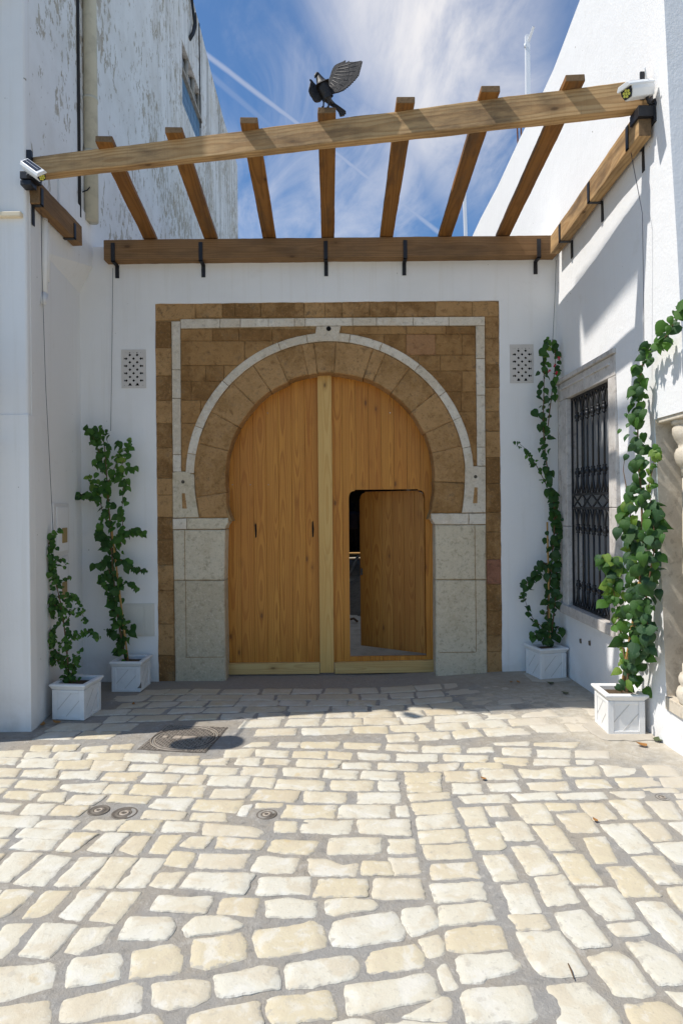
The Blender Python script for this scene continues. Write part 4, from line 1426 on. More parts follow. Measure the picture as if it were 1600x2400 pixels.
for y_ in ybars:
    for za, zb_ in ((MIDA + 0.01, GZ1 - 0.015), (GZ0 + 0.015, MIDB - 0.01)):
        L = zb_ - za
        ca, cb = za + L * 0.215, zb_ - L * 0.2
        mb = MB()
        mb.tube([(xg(y_), y_, za), (xg(y_), y_, zb_)], 0.0085, 8)
        for cc in (ca, cb):
            mb.lathe([(0.010, -0.042), (0.017, -0.038), (0.017, -0.028), (0.012, -0.024), (0.021, -0.012), (0.0235, 0.0), (0.021, 0.012), (0.012, 0.024), (0.017, 0.028), (0.017, 0.038), (0.010, 0.042)], (xg(y_), y_, cc), 10)
        for cc, ze in ((ca - 0.035, za), (cb + 0.035, zb_)):
            for s in (-1, 1):
                mb.tube(curve_prong(y_ + s * 0.006, cc, y_ + s * hs * 1.02, ze, s), [0.0085, 0.0085, 0.008, 0.008, 0.0075, 0.007, 0.0065], 6)
        mb.build('grille_bar', M['black'], grille)
# diamond lattice in the middle
nd = 4
for i in range(nd):
    a, b = GY0 + 0.02 + (GY1 - GY0 - 0.04) * i / nd, GY0 + 0.02 + (GY1 - GY0 - 0.04) * (i + 1) / nd
    for q0, q1 in ((MIDB, MIDA), (MIDA, MIDB)):
        mb = MB()
        gb(a, q0, b, q1, 0.013, 0.009)
        mb.build('diamond_bar', M['black'], grille)
for px, py in ((1358, 1502), (1378, 1507)):
    p = atx(px, py, 2.062)
    mb = MB()
    mb.prism_x([(p.y - .006, p.z - .02), (p.y + .004, p.z - .014), (p.y + .007, p.z + .018), (p.y - .004, p.z + .02)], xr(p.y, p.z) - 0.014, xr(p.y, p.z) + 0.01)
    mb.build('drill_mark', M['sand'], right)

# ------------------------------------------------------------------ posts on the right roof
mast = thing('roof_mast', 'white square mast with a slanting arm on the right roof, above the pergola beam', 'mast', (2.13, 6.9, 5.8))
a = at(1238, 400, 6.9)
b = at(1234.5, 84, 6.9)
mb = MB()
mb.bar((b.x, 6.9, 5.6), (b.x, 6.9, b.z), 0.046, 0.046, (0, 1, 0))
mb.build('pole', M['whitepaint'], mast)
p1, p2 = at(1238, 96, 6.885), at(1249.5, 62.5, 6.8)
d_ = (p2 - p1).normalized()
mb = MB()
mb.bar(p1 - d_ * 0.03, p2, 0.027, 0.027, (0, 1, 0))
mb.build('arm', M['whitepaint'], mast)
mb = MB()
mb.bar(p2 - d_ * 0.004, p2 + d_ * 0.0015, 0.017, 0.017, (0, 1, 0))
mb.build('arm_shade_cap', M['shade_fill'], mast)  # dark cap on the tube end, stands for the shade inside
mb = MB()
for yy in (0,):
    q = at(1229.6, 107, 6.88)
    mb.lathe([(0.012, -0.02), (0.012, 0.02)], tuple(q), 8)
mb.build('bolt', M['whitepaint'], mast)
q1, q2 = at(1087.5, 470, 10.2), at(1093, 560, 10.2)
mb = MB()
mb.bar((q2.x, 10.2, 5.2), (q1.x, 10.2, q1.z + 0.15), 0.05, 0.05, (0, 1, 0))
tag(mb.build('roof_post', M['whitepaint'], None, bevel=0.003), 'thin white post far back on the right roof, seen between two rafters', 'post')
for px0, px1, nm in ((1210.5, 1213.5, 'left'), (1219.5, 1221.5, 'right')):
    q1, q2 = at(px0, 285, 7.2), at(px1, 352, 7.2)
    mb = MB()
    mb.tube([(q2.x + 0.03, 7.2, 5.7), q2, q1, q1 + (q1 - q2) * 0.15], 0.009, 6)
    tag(mb.build('reinforcing_rod', M['rust'], None), 'thin rusty reinforcing rod on the right roof, %s of the pair beside the mast' % nm, 'rod', 'rusty rods on the right roof')

# ------------------------------------------------------------------ pergola
perg = thing('pergola', 'timber pergola of rough brown beams and seven rafters across the forecourt', 'pergola', (0, 5, 4.0))


def timber_bar(name, a, b, w, h, m, parent, bev=0.006, h0=None):
    """beam from a to b, w across, h high, long axis local X"""
    a, b = Vector(a), Vector(b)
    L = (b - a).length
    d = (b - a).normalized()
    up = Vector((0, 0, 1))
    s = up.cross(d).normalized()
    u = d.cross(s).normalized()
    n = max(2, int(L / 0.05))
    vs, fs = [], []
    for i in range(n + 1):
        x = -L / 2 + L * i / n
        j = [mn.noise(Vector((x * 3 + k * 9.1, a.x * 5 + k, b.y))) * 0.004 + mn.noise(Vector((x * 14 + k * 3.3, a.x + k, b.y))) * 0.0022 for k in range(8)]
        hb = h / 2 if h0 is None else h / 2 - (h - (h0 + (h - h0) * i / n))
        vs += [(x, -w / 2 + j[0], -hb + j[1]), (x, w / 2 + j[2], -hb + j[3]), (x, w / 2 + j[4], h / 2 + j[5]), (x, -w / 2 + j[6], h / 2 + j[7])]
    for i in range(n):
        for k in range(4):
            k2 = (k + 1) % 4
            fs.append((i * 4 + k, i * 4 + k2, i * 4 + 4 + k2, i * 4 + 4 + k))
    fs.append((3, 2, 1, 0))
    fs.append((n * 4, n * 4 + 1, n * 4 + 2, n * 4 + 3))
    mb = MB()
    mb.add(vs, fs)
    o = link(name, mb.mesh(name), m, parent, bev, 2)
    o.data.materials.append(M['endgrain'])
    for p_ in o.data.polygons:
        if abs(p_.normal.x) > 0.9:
            p_.material_index = 1
    mat4 = Matrix((d, s, u)).transposed().to_4x4()
    o.matrix_basis = Matrix.Translation((a + b) / 2) @ mat4
    return o


bb0, bb1 = at(245, 580, 5.80), at(1304, 578, 5.80)
timber_bar('back_beam', (bb0.x, 5.835, 4.068), (2.03, 5.835, 4.072), 0.115, 0.188, M['beam_shade'], perg)
timber_bar('side_beam', (-2.295, 4.66, 4.042), (-2.295, 5.44, 4.046), 0.085, 0.17, M['beam_shade'], perg)
timber_bar('side_beam', (1.913, 3.86, 4.03), (1.985, 5.70, 4.04), 0.08, 0.172, M['beam'], perg)
FB = lambda x: 4.661 - 0.1867 * (x + 2.32)      # front beam, Y of its front face
fa = Vector((-2.315, FB(-2.315) + 0.0375, 4.213))
fb = Vector((1.955, FB(1.955) + 0.0375, 4.213))
timber_bar('front_beam', fa, fb, 0.075, 0.180, M['beam'], perg, 0.006, 0.142)
ends_f = [238, 398.5, 571, 750, 931.5, 1126, 1321]
ends_b = [348, 486, 619.5, 752.5, 886.5, 1019.5, 1152]
fy = [333, 304, 283, 258, 232, 207, 182]
s_ = 1600 / 1568
for e0, e1 in zip(ends_f, ends_b):
    e0, e1 = e0 * s_, e1 * s_
    # front end sits 7 cm beyond the beam face
    u0, _ = ray0(e0, 250)
    X = -1.0
    for _i in range(8):
        Yf = FB(X) - 0.066
        X = u0 * Yf / F
    p0 = Vector((X, Yf, 4.327))
    q = at(e1, 560, 5.86)
    p1 = Vector((q.x, 5.86, 4.19))
    timber_bar('rafter', p0, p1, 0.122, 0.046, M['rafter'], perg, 0.005)


def strap(name, pts, w, th, side):
    """bent flat iron: a line of points with a width along 'side'"""
    mb = MB()
    side = Vector(side).normalized() * (w / 2)
    for a, b in zip(pts[:-1], pts[1:]):
        a, b = Vector(a), Vector(b)
        d = (b - a).normalized()
        n = d.cross(side).normalized() * (th / 2)
        e = d * (th / 2)
        a, b = a - e, b + e
        mb.hexa([a - side - n, a + side - n, a + side + n, a - side + n, b - side - n, b + side - n, b + side + n, b - side + n])
    return mb.build(name, M['bracket'], perg)


for px in (265, 470.5, 763, 949, 1262):
    x = at(px, 590, 5.775).x
    strap('bracket', [(x, 5.773, 4.125), (x, 5.773, 3.957), (x, 5.882, 3.957), (x, 5.882, 3.845)], 0.036, 0.007, (1, 0, 0))
for yy in (4.02, 4.72, 5.42):
    xi = 1.915 + (yy - 3.9) / 1.8 * 0.07 - 0.044
    xw = xr(yy, 3.9) - 0.006
    strap('bracket', [(xi, yy, 4.10), (xi, yy, 3.951), (xw, yy, 3.951), (xw, yy, 3.81)], 0.036, 0.007, (0, 1, 0))
for yy in (4.70, 5.28):
    xw = 0
    xw = -2.318 + (-2.52 + 2.318) / (6.3 - 4.66) * (yy - 4.66) + 0.006
    strap('bracket', [(-2.2485, yy, 4.08), (-2.2485, yy, 3.956), (xw, yy, 3.956), (xw, yy, 3.81)], 0.036, 0.007, (0, 1, 0))
# end shoes of the front beam
mb = MB()
mb.box(1.885, 1.915, 3.855, 3.868, 4.17, 4.345)
mb.build('end_strap', M['bracket'], perg, bevel=0.003)
mb = MB()
mb.box(1.86, 1.955, 3.83, 3.95, 4.05, 4.118)
mb.build('beam_shoe', M['bracket'], perg, bevel=0.003)
mb = MB()
mb.box(1.9555, 1.975, 3.83, 3.96, 4.02, 4.16)
mb.build('shoe_plate', M['bracket'], perg, bevel=0.003)
mb = MB()
mb.box(-2.325, -2.29, 4.615, 4.65, 4.20, 4.335)
mb.build('end_strap', M['bracket'], perg, bevel=0.003)
mb = MB()
mb.box(-2.33, -2.25, 4.535, 4.62, 4.03, 4.066)
mb.build('shoe_plate', M['bracket'], perg, bevel=0.003)
mb = MB()
mb.box(-2.33, -2.22, 4.53, 4.64, 4.075, 4.13)
mb.build('beam_shoe', M['bracket'], perg, bevel=0.003)


# ------------------------------------------------------------------ solar security lamps on the beam ends
def security_lamp(label, origin, fwd, rightv, scale, antenna, n_led):
    """box-shaped camera lamp; fwd = direction it looks, rightv = its right side"""
    o = Vector(origin)
    f = Vector(fwd).normalized()
    r = Vector(rightv)
    r = (r - f * r.dot(f)).normalized()
    u = r.cross(f).normalized()
    t = thing('security_lamp', label, 'lamp', tuple(o), 0, 'solar security lamps on the pergola')

    def w(a, b, c):
        return o + (f * a + r * b + u * c) * scale
    L, W, Hh = 0.21, 0.085, 0.075
    sec = [(-W / 2, -Hh * 0.1), (-W * 0.30, -Hh * 0.62), (W * 0.30, -Hh * 0.62), (W / 2, -Hh * 0.1), (W / 2, Hh * 0.25), (W * 0.36, Hh * 0.5), (-W * 0.36, Hh * 0.5), (-W / 2, Hh * 0.25)]
    mb = MB()
    n = len(sec)
    vs = [w(-L / 2, a, b) for a, b in sec] + [w(L / 2, a, b) for a, b in sec]
    mb.add(vs, [tuple(range(n)), tuple(range(n, 2 * n))[::-1]] + [(i, (i + 1) % n, n + (i + 1) % n, n + i) for i in range(n)])
    house = mb.build('housing', M['lampwhite'], t, bevel=0.005)
    mb = MB()
    hood = [(-W / 2 - .004, Hh * 0.2), (W / 2 + .004, Hh * 0.2), (W / 2 + .004, Hh * 0.32), (W * 0.38, Hh * 0.58), (-W * 0.38, Hh * 0.58), (-W / 2 - .004, Hh * 0.32)]
    n = len(hood)
    vs = [w(-L / 2 - .004, a, b) for a, b in hood] + [w(L / 2 + .025, a, b) for a, b in hood]
    mb.add(vs, [tuple(range(n)), tuple(range(n, 2 * n))[::-1]] + [(i, (i + 1) % n, n + (i + 1) % n, n + i) for i in range(n)])
    mb.build('hood', M['lampwhite'], t, bevel=0.003)
    mb = MB()
    mb.hexa([w(-L * 0.44, -W * 0.31, Hh * 0.585), w(-L * 0.44, W * 0.31, Hh * 0.585), w(L * 0.46, W * 0.31, Hh * 0.585), w(L * 0.46, -W * 0.31, Hh * 0.585),
             w(-L * 0.44, -W * 0.31, Hh * 0.62), w(-L * 0.44, W * 0.31, Hh * 0.62), w(L * 0.46, W * 0.31, Hh * 0.62), w(L * 0.46, -W * 0.31, Hh * 0.62)])
    sp = mb.build('solar_panel', M['solar'], t)
    mb = MB()
    mb.hexa([w(-L * 0.40, -0.0012, Hh * 0.62), w(-L * 0.40, 0.0012, Hh * 0.62), w(L * 0.42, 0.0012, Hh * 0.62), w(L * 0.42, -0.0012, Hh * 0.62),
             w(-L * 0.40, -0.0012, Hh * 0.635), w(-L * 0.40, 0.0012, Hh * 0.635), w(L * 0.42, 0.0012, Hh * 0.635), w(L * 0.42, -0.0012, Hh * 0.635)])
    mb.build('panel_line', M['lampwhite'], sp)
    mb = MB()
    fc = [(-W * 0.42, -Hh * 0.1), (-W * 0.26, -Hh * 0.54), (W * 0.26, -Hh * 0.54), (W * 0.42, -Hh * 0.1), (W * 0.40, Hh * 0.2), (-W * 0.40, Hh * 0.2)]
    n = len(fc)
    vs = [w(L / 2 + 0.001, a, b) for a, b in fc] + [w(L / 2 + 0.008, a, b) for a, b in fc]
    mb.add(vs, [tuple(range(n)), tuple(range(n, 2 * n))[::-1]] + [(i, (i + 1) % n, n + (i + 1) % n, n + i) for i in range(n)])
    face = mb.build('lamp_face', M['bracket'], t)
    led = [(0, -0.012)] + [(0.0185 * math.cos(PI / 6 + k * PI / 3), -0.012 + 0.0165 * math.sin(PI / 6 + k * PI / 3)) for k in range(6)]
    for a, b in led:
        mb = MB()
        ring = [(a + 0.0078 * math.cos(k * PI / 5), b + 0.0078 * math.sin(k * PI / 5)) for k in range(10)]
        vs = [w(L / 2 + 0.007, p, q) for p, q in ring] + [w(L / 2 + 0.0105, p, q) for p, q in ring]
        mb.add(vs, [tuple(range(10)), tuple(range(10, 20))[::-1]] + [(i, (i + 1) % 10, 10 + (i + 1) % 10, 10 + i) for i in range(10)])
        mb.build('led', M['lampled'], face)
    mb = MB()
    mb.tube([w(-L * 0.3, 0, -Hh * 0.6), w(-L * 0.36, 0, -Hh * 1.05), w(-L * 0.55, 0, -Hh * 1.35)], 0.011 * scale, 8)
    mb.tube([w(-L * 0.52, 0, -Hh * 1.3), w(-L * 0.62, 0, -Hh * 1.45)], 0.024 * scale, 10)
    mb.build('mount', M['bracket'], t)
    if antenna:
        mb = MB()
        mb.tube([w(-L * 0.30, -W * 0.3, Hh * 0.5), w(-L * 0.18, -W * 0.55, Hh * 1.35)], 0.0045 * scale, 8)
        mb.build('antenna', M['lampwhite'], t)
    return t


o1 = at(1494, 211, 3.78)
security_lamp('white solar lamp with seven yellow lenses at the right end of the front beam', o1, (-0.86, -0.42, -0.36), (-0.44, 0.90, 0.0), 1.0, True, 7)
o2 = at(79, 399, 4.43)
security_lamp('white solar lamp showing its dark panel at the left end of the front beam', o2, (0.74, -0.30, -0.60), Vector((0.74, -0.30, -0.60)).cross(Vector((0.12, -0.86, 0.50))), 0.86, False, 3)

# ------------------------------------------------------------------ bronze bird on the middle rafter
YB = 4.16


def bp(cx, cy, dy=0.0):
    return at(680 + cx / 7.127, 110 + cy / 7.127, YB + dy)


KB = YB / F / 7.127
bird = thing('bird_statue', 'dark bronze bird statue with one wing raised, perched on the middle rafter', 'statue', tuple(bp(600, 1000)))


def skin_body(name, nodes, edges, m, parent, sub=2):
    me = bpy.data.meshes.new(name)
    c0 = nodes[0][0]
    me.from_pydata([tuple(p - c0) for p, r in nodes], edges, [])
    o = bpy.data.objects.new(name, me)
    C.objects.link(o)
    me.materials.append(m)
    o.location = c0
    o.parent = parent
    o.matrix_parent_inverse = parent.matrix_basis.inverted()
    md = o.modifiers.new('skin', 'SKIN')
    md.use_smooth_shade = True
    sv = me.skin_vertices[0].data
    for i, (p, r) in enumerate(nodes):
        rr = r if isinstance(r, tuple) else (r, r)
        sv[i].radius = rr
        sv[i].use_root = (i == 0)
    s = o.modifiers.new('sub', 'SUBSURF')
    s.levels = s.render_levels = sub
    return o


nodes = [(bp(585, 745), 108 * KB), (bp(540, 650), 112 * KB), (bp(500, 560), 76 * KB), (bp(465, 490), 48 * KB), (bp(440, 440, -.006), 44 * KB), (bp(415, 480, -.012), 24 * KB), (bp(413, 525, -.016), 7 * KB),
         (bp(615, 830, .01), 74 * KB), (bp(655, 915, .03), 48 * KB), (bp(740, 985, .06), 40 * KB),
         (bp(565, 880), 26 * KB), (bp(556, 940), 13 * KB), (bp(553, 1000), 15 * KB), (bp(635, 890), 32 * KB), (bp(640, 945), 17 * KB), (bp(640, 1000), 17 * KB),
         (bp(525, 1003, -.02), 9 * KB), (bp(612, 1003, -.02), 9 * KB)]
edges = [(0, 1), (1, 2), (2, 3), (3, 4), (4, 5), (5, 6), (0, 7), (7, 8), (8, 9), (7, 10), (10, 11), (11, 12), (7, 13), (13, 14), (14, 15), (12, 16), (15, 17)]
skin_body('bird_body', nodes, edges, M['bronze'], bird)


def wing(name, outline, ribs, th, bend):
    """feathered plate: outline (crop points), ribs = list of feather lines laid over it"""
    mb = MB()
    pts = [bp(x, y, bend(x, y)) for x, y in outline]
    n = len(pts)
    off = Vector((0, th, 0))
    mb.add([p for p in pts] + [p + off for p in pts], [tuple(range(n)), tuple(range(n, 2 * n))[::-1]] + [(i, (i + 1) % n, n + (i + 1) % n, n + i) for i in range(n)])
    o = mb.build(name, M['bronze'], bird)
    for (x0, y0), (x1, y1), w in ribs:
        m2 = MB()
        a, b = bp(x0, y0, bend(x0, y0) + 0.002), bp(x1, y1, bend(x1, y1) + 0.002)
        m2.tube([a, a.lerp(b, 0.6), b], [w * KB, w * KB * 0.9, w * KB * 0.5], 6)
        m2.build('feather', M['bronze'], o)
    return o


rw = [(600, 640), (622, 585), (650, 520), (672, 460), (690, 400), (712, 350), (740, 310), (775, 285), (830, 262), (880, 240), (925, 218), (925, 262), (955, 245), (988, 230), (985, 250), (1060, 248), (1140, 238), (1206, 240)]
low = []
P0 = [(1206, 240), (1190, 310), (1165, 400), (1145, 470), (1085, 545), (1000, 635), (900, 715), (820, 748), (750, 765), (690, 785)]
for i in range(len(P0) - 1):
    for k in range(3):
        a = Vector(P0[i]).lerp(Vector(P0[i + 1]), k / 3)
        low.append((a.x, a.y))
        b = Vector(P0[i]).lerp(Vector(P0[i + 1]), (k + 0.7) / 3)
        low.append((b.x - 12, b.y - 8))
rw_out = rw + low[1:] + [(690, 785), (650, 740)]
rb = []
for k in range(9):
    t_ = k / 8
    a = Vector((640, 690)).lerp(Vector((760, 320)), t_)
    b = Vector((730, 760)).lerp(Vector((1160, 300)), t_) if False else None
    i = t_ * (len(P0) - 1)
    i0 = min(int(i), len(P0) - 2)
    e = Vector(P0[len(P0) - 1 - i0]).lerp(Vector(P0[len(P0) - 2 - i0]), i - i0)
    c = Vector((640, 690)).lerp(Vector((800, 340)), t_)
    rb.append(((c.x, c.y), (e.x - 20, e.y - 9), 9))
wing('wing', rw_out, rb, 0.012, lambda x, y: 0.02 - (x - 600) * 0.00012)
lwo = [(520, 720), (440, 640), (400, 600), (365, 555), (335, 532), (322, 545), (345, 575), (358, 600), (352, 660), (330, 705), (308, 745)]
lw2 = [(308, 745), (330, 800), (355, 830), (375, 870), (405, 905), (440, 915), (490, 905), (512, 890), (540, 840), (540, 760)]
lrb = []
for k in range(9):
    t_ = k / 8
    a = Vector((345, 590)).lerp(Vector((430, 690)), t_)
    i = t_ * 6
    i0 = min(int(i), 5)
    e = Vector(lw2[i0]).lerp(Vector(lw2[i0 + 1]), i - i0)
    lrb.append(((a.x, a.y), (e.x, e.y), 13))
wing('wing', lwo + lw2[1:], lrb, 0.012, lambda x, y: -0.01 + (440 - x) * -0.00018)
tl = [(640, 880), (690, 870), (720, 920), (800, 975), (905, 1050), (930, 1075), (915, 1085), (930, 1105), (900, 1110), (908, 1130), (880, 1140), (830, 1150), (800, 1070), (740, 1000), (660, 960)]
wing('tail', tl, [((700, 930), (915, 1070), 14), ((690, 945), (900, 1100), 14), ((690, 960), (870, 1130), 14)], 0.014, lambda x, y: 0.02 + (x - 640) * 0.0002)


# ------------------------------------------------------------------ guide wires
def wire(label, pts, r=0.0022, m='wire', name='guide_wire'):
    mb = MB()
    mb.tube(pts, r, 5)
    return tag(mb.build(name, M[m], None), label, 'wire', 'guide wires for the climbing plants')


wire('dark guide wire hanging from the left side beam down to the small bushy plant', [side_pt(84, 470, .04), side_pt(88, 620, .035), side_pt(97, 900, .035), side_pt(112, 1245, .045)])
wire('dark guide wire down the gate wall left of the gateway to the tall left plant', [at(265, 628, 5.86), at(263, 800, 5.87), at(260, 1010, 5.85)])
wire('dark guide wire in the right rear corner above the narrow climber', [at(1302, 610, 5.80), at(1299, 700, 5.82), at(1294, 800, 5.80)])
wire('dark guide wire hanging from the right side beam to the largest climber', [(1.9, 4.02, 3.93), atx(1504, 500, 1.93), atx(1507, 700, 1.96), atx(1508, 860, 1.98)])
wire('thin grey cable slung from the left side beam end to the cream downpipe', [side_pt(165, 462, 0.06), at(185, 453, 5.72), at(205, 446, 5.70), at(215, 434, 5.74)], 0.006, 'cable', 'slung_cable')
# ------------------------------------------------------------------ limestone setts
# outlines measured on six enlarged views: (origin x, origin y), then corner points
KS = 540 / 1568


def parse(s, ox, oy):
    out = []
    for line in s.strip().split(';'):
        line = line.strip()
        if not line:
            continue
        q = [float(a) for a in line.replace(',', ' ').split()]
        out.append([(ox + q[i] * KS, oy + q[i + 1] * KS) for i in range(0, len(q), 2)])
    return out


SA = """0 58 165 52 150 95 -30 98;185 68 350 62 335 102 172 104;395 68 575 65 550 115 355 112;610 72 860 72 835 118 590 115;
860 75 1100 80 1080 132 840 125;1135 98 1360 95 1340 148 1112 145;1385 118 1555 108 1535 155 1360 148;380 18 545 12 510 55 360 62;
575 30 735 20 720 65 545 64;770 18 910 12 890 48 755 48;230 20 365 15 330 60 195 60;
-40 105 130 105 105 150 -60 152;150 112 395 108 365 168 110 170;405 130 635 122 600 180 375 180;650 122 890 130 845 192 625 185;
890 152 1135 155 1110 195 875 190;1155 158 1360 165 1340 208 1130 200;1415 170 1624 178 1600 218 1390 218;
-60 175 145 180 105 232 -60 235;170 190 400 182 380 235 150 232;435 198 695 195 650 250 405 245;730 205 975 205 920 262 685 255;
1005 210 1235 218 1205 275 965 268;1255 225 1410 225 1370 285 1220 280;1440 228 1705 232 1660 300 1418 288;
-60 250 120 255 70 302 -60 300;140 258 405 262 345 325 100 305;430 290 735 275 685 345 480 330 415 308;740 285 885 280 845 348 695 340;
920 285 1130 292 1100 360 880 348;1175 300 1405 295 1370 372 1145 365;1460 318 1705 322 1670 380 1432 375;
-60 310 45 315 0 355 -80 350;60 335 265 340 205 390 25 380;300 345 455 340 425 402 262 395;510 360 715 360 640 425 445 418;
765 358 1030 372 985 415 725 400;1075 385 1315 385 1260 460 1020 440;1345 388 1660 400 1600 478 1305 455;
-60 405 155 415 80 465 -60 460;195 418 380 418 310 490 138 485;400 430 605 438 530 495 335 490;995 465 1270 480 1240 525 965 515;
1310 480 1530 485 1540 535 1300 525;-60 495 275 505 225 578 -60 570;290 530 550 530 500 582 235 578;635 525 850 530 795 598 565 590;
870 535 1105 530 1045 615 805 598;1140 538 1370 548 1340 608 1100 605;1400 555 1700 575 1790 605 1765 640 1385 625;
-80 575 110 585 60 640 -80 640;165 588 460 592 410 655 105 645;500 615 670 618 500 742 385 735;720 618 875 622 755 752 600 738;
905 640 1030 635 935 765 820 730;1100 630 1235 632 1140 762 1012 755;1300 640 1445 642 1395 715 1232 705;1490 645 1805 670 1770 728 1470 715;
-80 650 65 660 10 720 -80 720;170 658 400 665 350 730 65 722;-80 752 30 760 -40 830 -160 825;100 750 285 758 60 950 -110 945;
330 768 485 785 300 975 95 960;560 780 730 788 545 978 370 972;765 782 930 792 770 985 600 990;965 785 1125 790 990 980 800 985;
1175 742 1330 755 1270 850 1115 835;1370 755 1705 762 1650 855 1330 850;1090 885 1258 882 1185 985 1020 970;1310 880 1735 900 1660 1025 1230 985"""
SB = """205 50 425 58 410 100 205 94;170 0 300 0 290 25 120 28;360 0 505 0 480 35 350 30;520 -5 775 0 745 40 505 38;805 5 1055 10 1035 50 800 42;
1100 15 1305 18 1300 60 1085 55;1335 22 1590 20 1590 68 1340 66;0 50 195 42 165 95 -10 100;465 60 678 62 665 108 445 100;700 62 870 70 860 120 695 108;
895 70 1115 78 1105 118 900 115;1165 75 1435 82 1430 130 1160 122;1480 85 1778 92 1770 132 1490 122;85 105 235 108 215 158 60 152;
270 110 440 118 420 155 250 150;490 115 775 125 755 172 485 160;800 135 980 140 975 180 795 175;1040 138 1300 145 1290 188 1040 180;
1375 150 1580 140 1565 180 1390 195;120 168 345 178 330 232 100 222;395 172 645 182 630 240 388 225;675 185 895 195 885 245 660 235;
925 195 1155 205 1145 255 915 245;1215 205 1455 208 1450 275 1222 278;1485 198 1700 195 1712 262 1500 268;200 242 335 245 310 310 175 300;
360 248 670 262 650 325 330 312;720 258 1000 262 995 325 710 322;1040 265 1180 270 1178 330 1040 325;1230 280 1455 280 1460 330 1235 342;
225 322 505 332 465 402 175 392;530 332 820 345 805 412 525 405;895 340 1185 345 1180 408 895 412;1240 352 1520 342 1525 378 1255 402;
210 415 388 418 370 440 208 445;410 428 745 430 725 515 382 510;785 428 1110 425 1110 508 765 512;1160 435 1235 432 1240 502 1160 500;
1260 415 1530 402 1550 478 1290 490;345 538 475 542 470 610 330 610;530 530 860 532 835 622 508 612;905 528 1255 528 1250 628 905 618;
1300 505 1552 492 1590 570 1310 592;1305 605 1605 588 1628 665 1320 685;320 660 625 672 575 762 285 738;705 652 1055 652 1045 752 692 755;
1095 658 1280 658 1290 752 1105 752;1335 705 1645 690 1672 785 1375 795;225 772 500 790 455 885 172 878;555 788 690 790 790 840 895 825 870 905 580 900;
935 812 1105 812 1135 900 925 895;1115 790 1300 785 1312 888 1140 900;1385 830 1690 815 1725 915 1385 932;240 915 585 915 560 1030 205 1028;
640 930 955 932 960 1040 610 1042;1010 930 1320 928 1345 1060 1005 1055;1395 962 1750 950 1765 1065 1420 1085;115 430 175 425 130 497 78 492"""
SC = """280 0 515 -5 505 20 290 15;550 0 860 0 830 35 550 20;105 40 270 32 275 65 110 70;-20 35 50 35 45 65 -20 68;340 38 535 42 535 92 350 85;
575 48 795 50 795 100 580 95;835 55 1060 60 1060 105 840 100;285 100 510 110 500 155 300 140;555 112 800 115 790 150 560 148;845 120 960 122 950 148 850 148;
90 140 335 142 340 175 90 178;195 185 405 188 440 248 215 252;450 180 560 190 715 172 750 245 485 240;765 168 985 165 1005 232 790 228;
1010 155 1255 160 1290 222 1055 228;1290 152 1500 160 1540 225 1340 230;0 278 190 285 205 345 0 345;240 280 430 275 460 332 270 330;
505 275 775 268 805 325 530 318;835 255 1040 250 1085 308 860 310;1100 245 1380 235 1420 295 1150 308;1400 240 1568 235 1600 300 1440 305;
35 368 375 355 395 405 90 412;400 350 690 340 710 382 450 395;715 350 1020 340 1050 380 760 388;1060 335 1290 332 1310 372 1090 378;
1300 318 1510 312 1540 335 1330 345;1510 350 1600 345 1620 380 1530 380;30 440 200 440 245 565 105 568;220 438 345 432 375 505 265 500;
415 418 610 415 688 545 510 550;625 412 830 415 845 455 660 462;865 412 1020 412 1120 525 960 530;1065 395 1255 390 1360 515 1180 520;
1315 402 1480 400 1560 515 1430 520;1520 395 1650 390 1700 500 1600 500;290 545 480 535 555 660 365 670;715 488 900 480 1000 610 800 608;
110 590 305 585 355 705 330 728 155 728;550 575 715 572 830 725 670 730;885 650 1035 642 1100 760 1115 820 980 820;1005 558 1195 548 1370 745 1205 755;
1225 545 1400 540 1500 655 1370 668;1470 550 1640 540 1720 640 1600 650;210 768 360 765 445 935 290 940;405 708 575 700 725 880 525 898;
690 755 880 765 1015 955 830 968;1370 690 1580 680 1700 820 1545 830;1225 782 1420 770 1560 955 1400 960;1050 850 1215 842 1410 1040 1180 1050;
550 915 755 900 870 1085 650 1120;335 974 505 959 605 1154 410 1164"""
SD = """45 75 230 85 60 245 -100 265;320 85 480 88 310 260 160 260;560 75 720 82 540 285 405 265;760 90 955 95 790 300 625 275;
50 305 245 300 20 540 -150 560;295 305 525 318 340 530 135 515;555 345 765 328 705 430 550 512 445 490;1085 118 1450 130 1400 230 1030 210;
1510 130 1755 132 1730 248 1480 228;880 265 1165 268 1195 320 1150 400 810 408;1330 260 1545 250 1655 310 1545 350 1270 385 1250 340;
-60 620 100 598 330 570 375 600 350 745 0 830 -80 820;500 540 825 500 835 560 805 675 470 740 455 600;905 490 1170 440 1235 480 1245 600 1200 635 890 665;
1325 415 1640 368 1675 430 1670 530 1400 610 1310 590;-60 900 340 830 350 960 330 1010 -60 1050;430 830 920 705 970 730 960 885 780 915 470 985 400 960;
1060 720 1310 680 1420 710 1425 800 1330 850 1130 880 1045 850;1475 660 1779 598 1880 610 1897 740 1540 805 1475 800;560 1010 1050 930 1100 990 1050 1060 600 1080;
1300 940 1480 880 1750 840 1775 990 1600 1060 1260 1040;-160 300 -10 310 -170 500 -300 500;-120 70 20 70 -120 240 -260 250"""
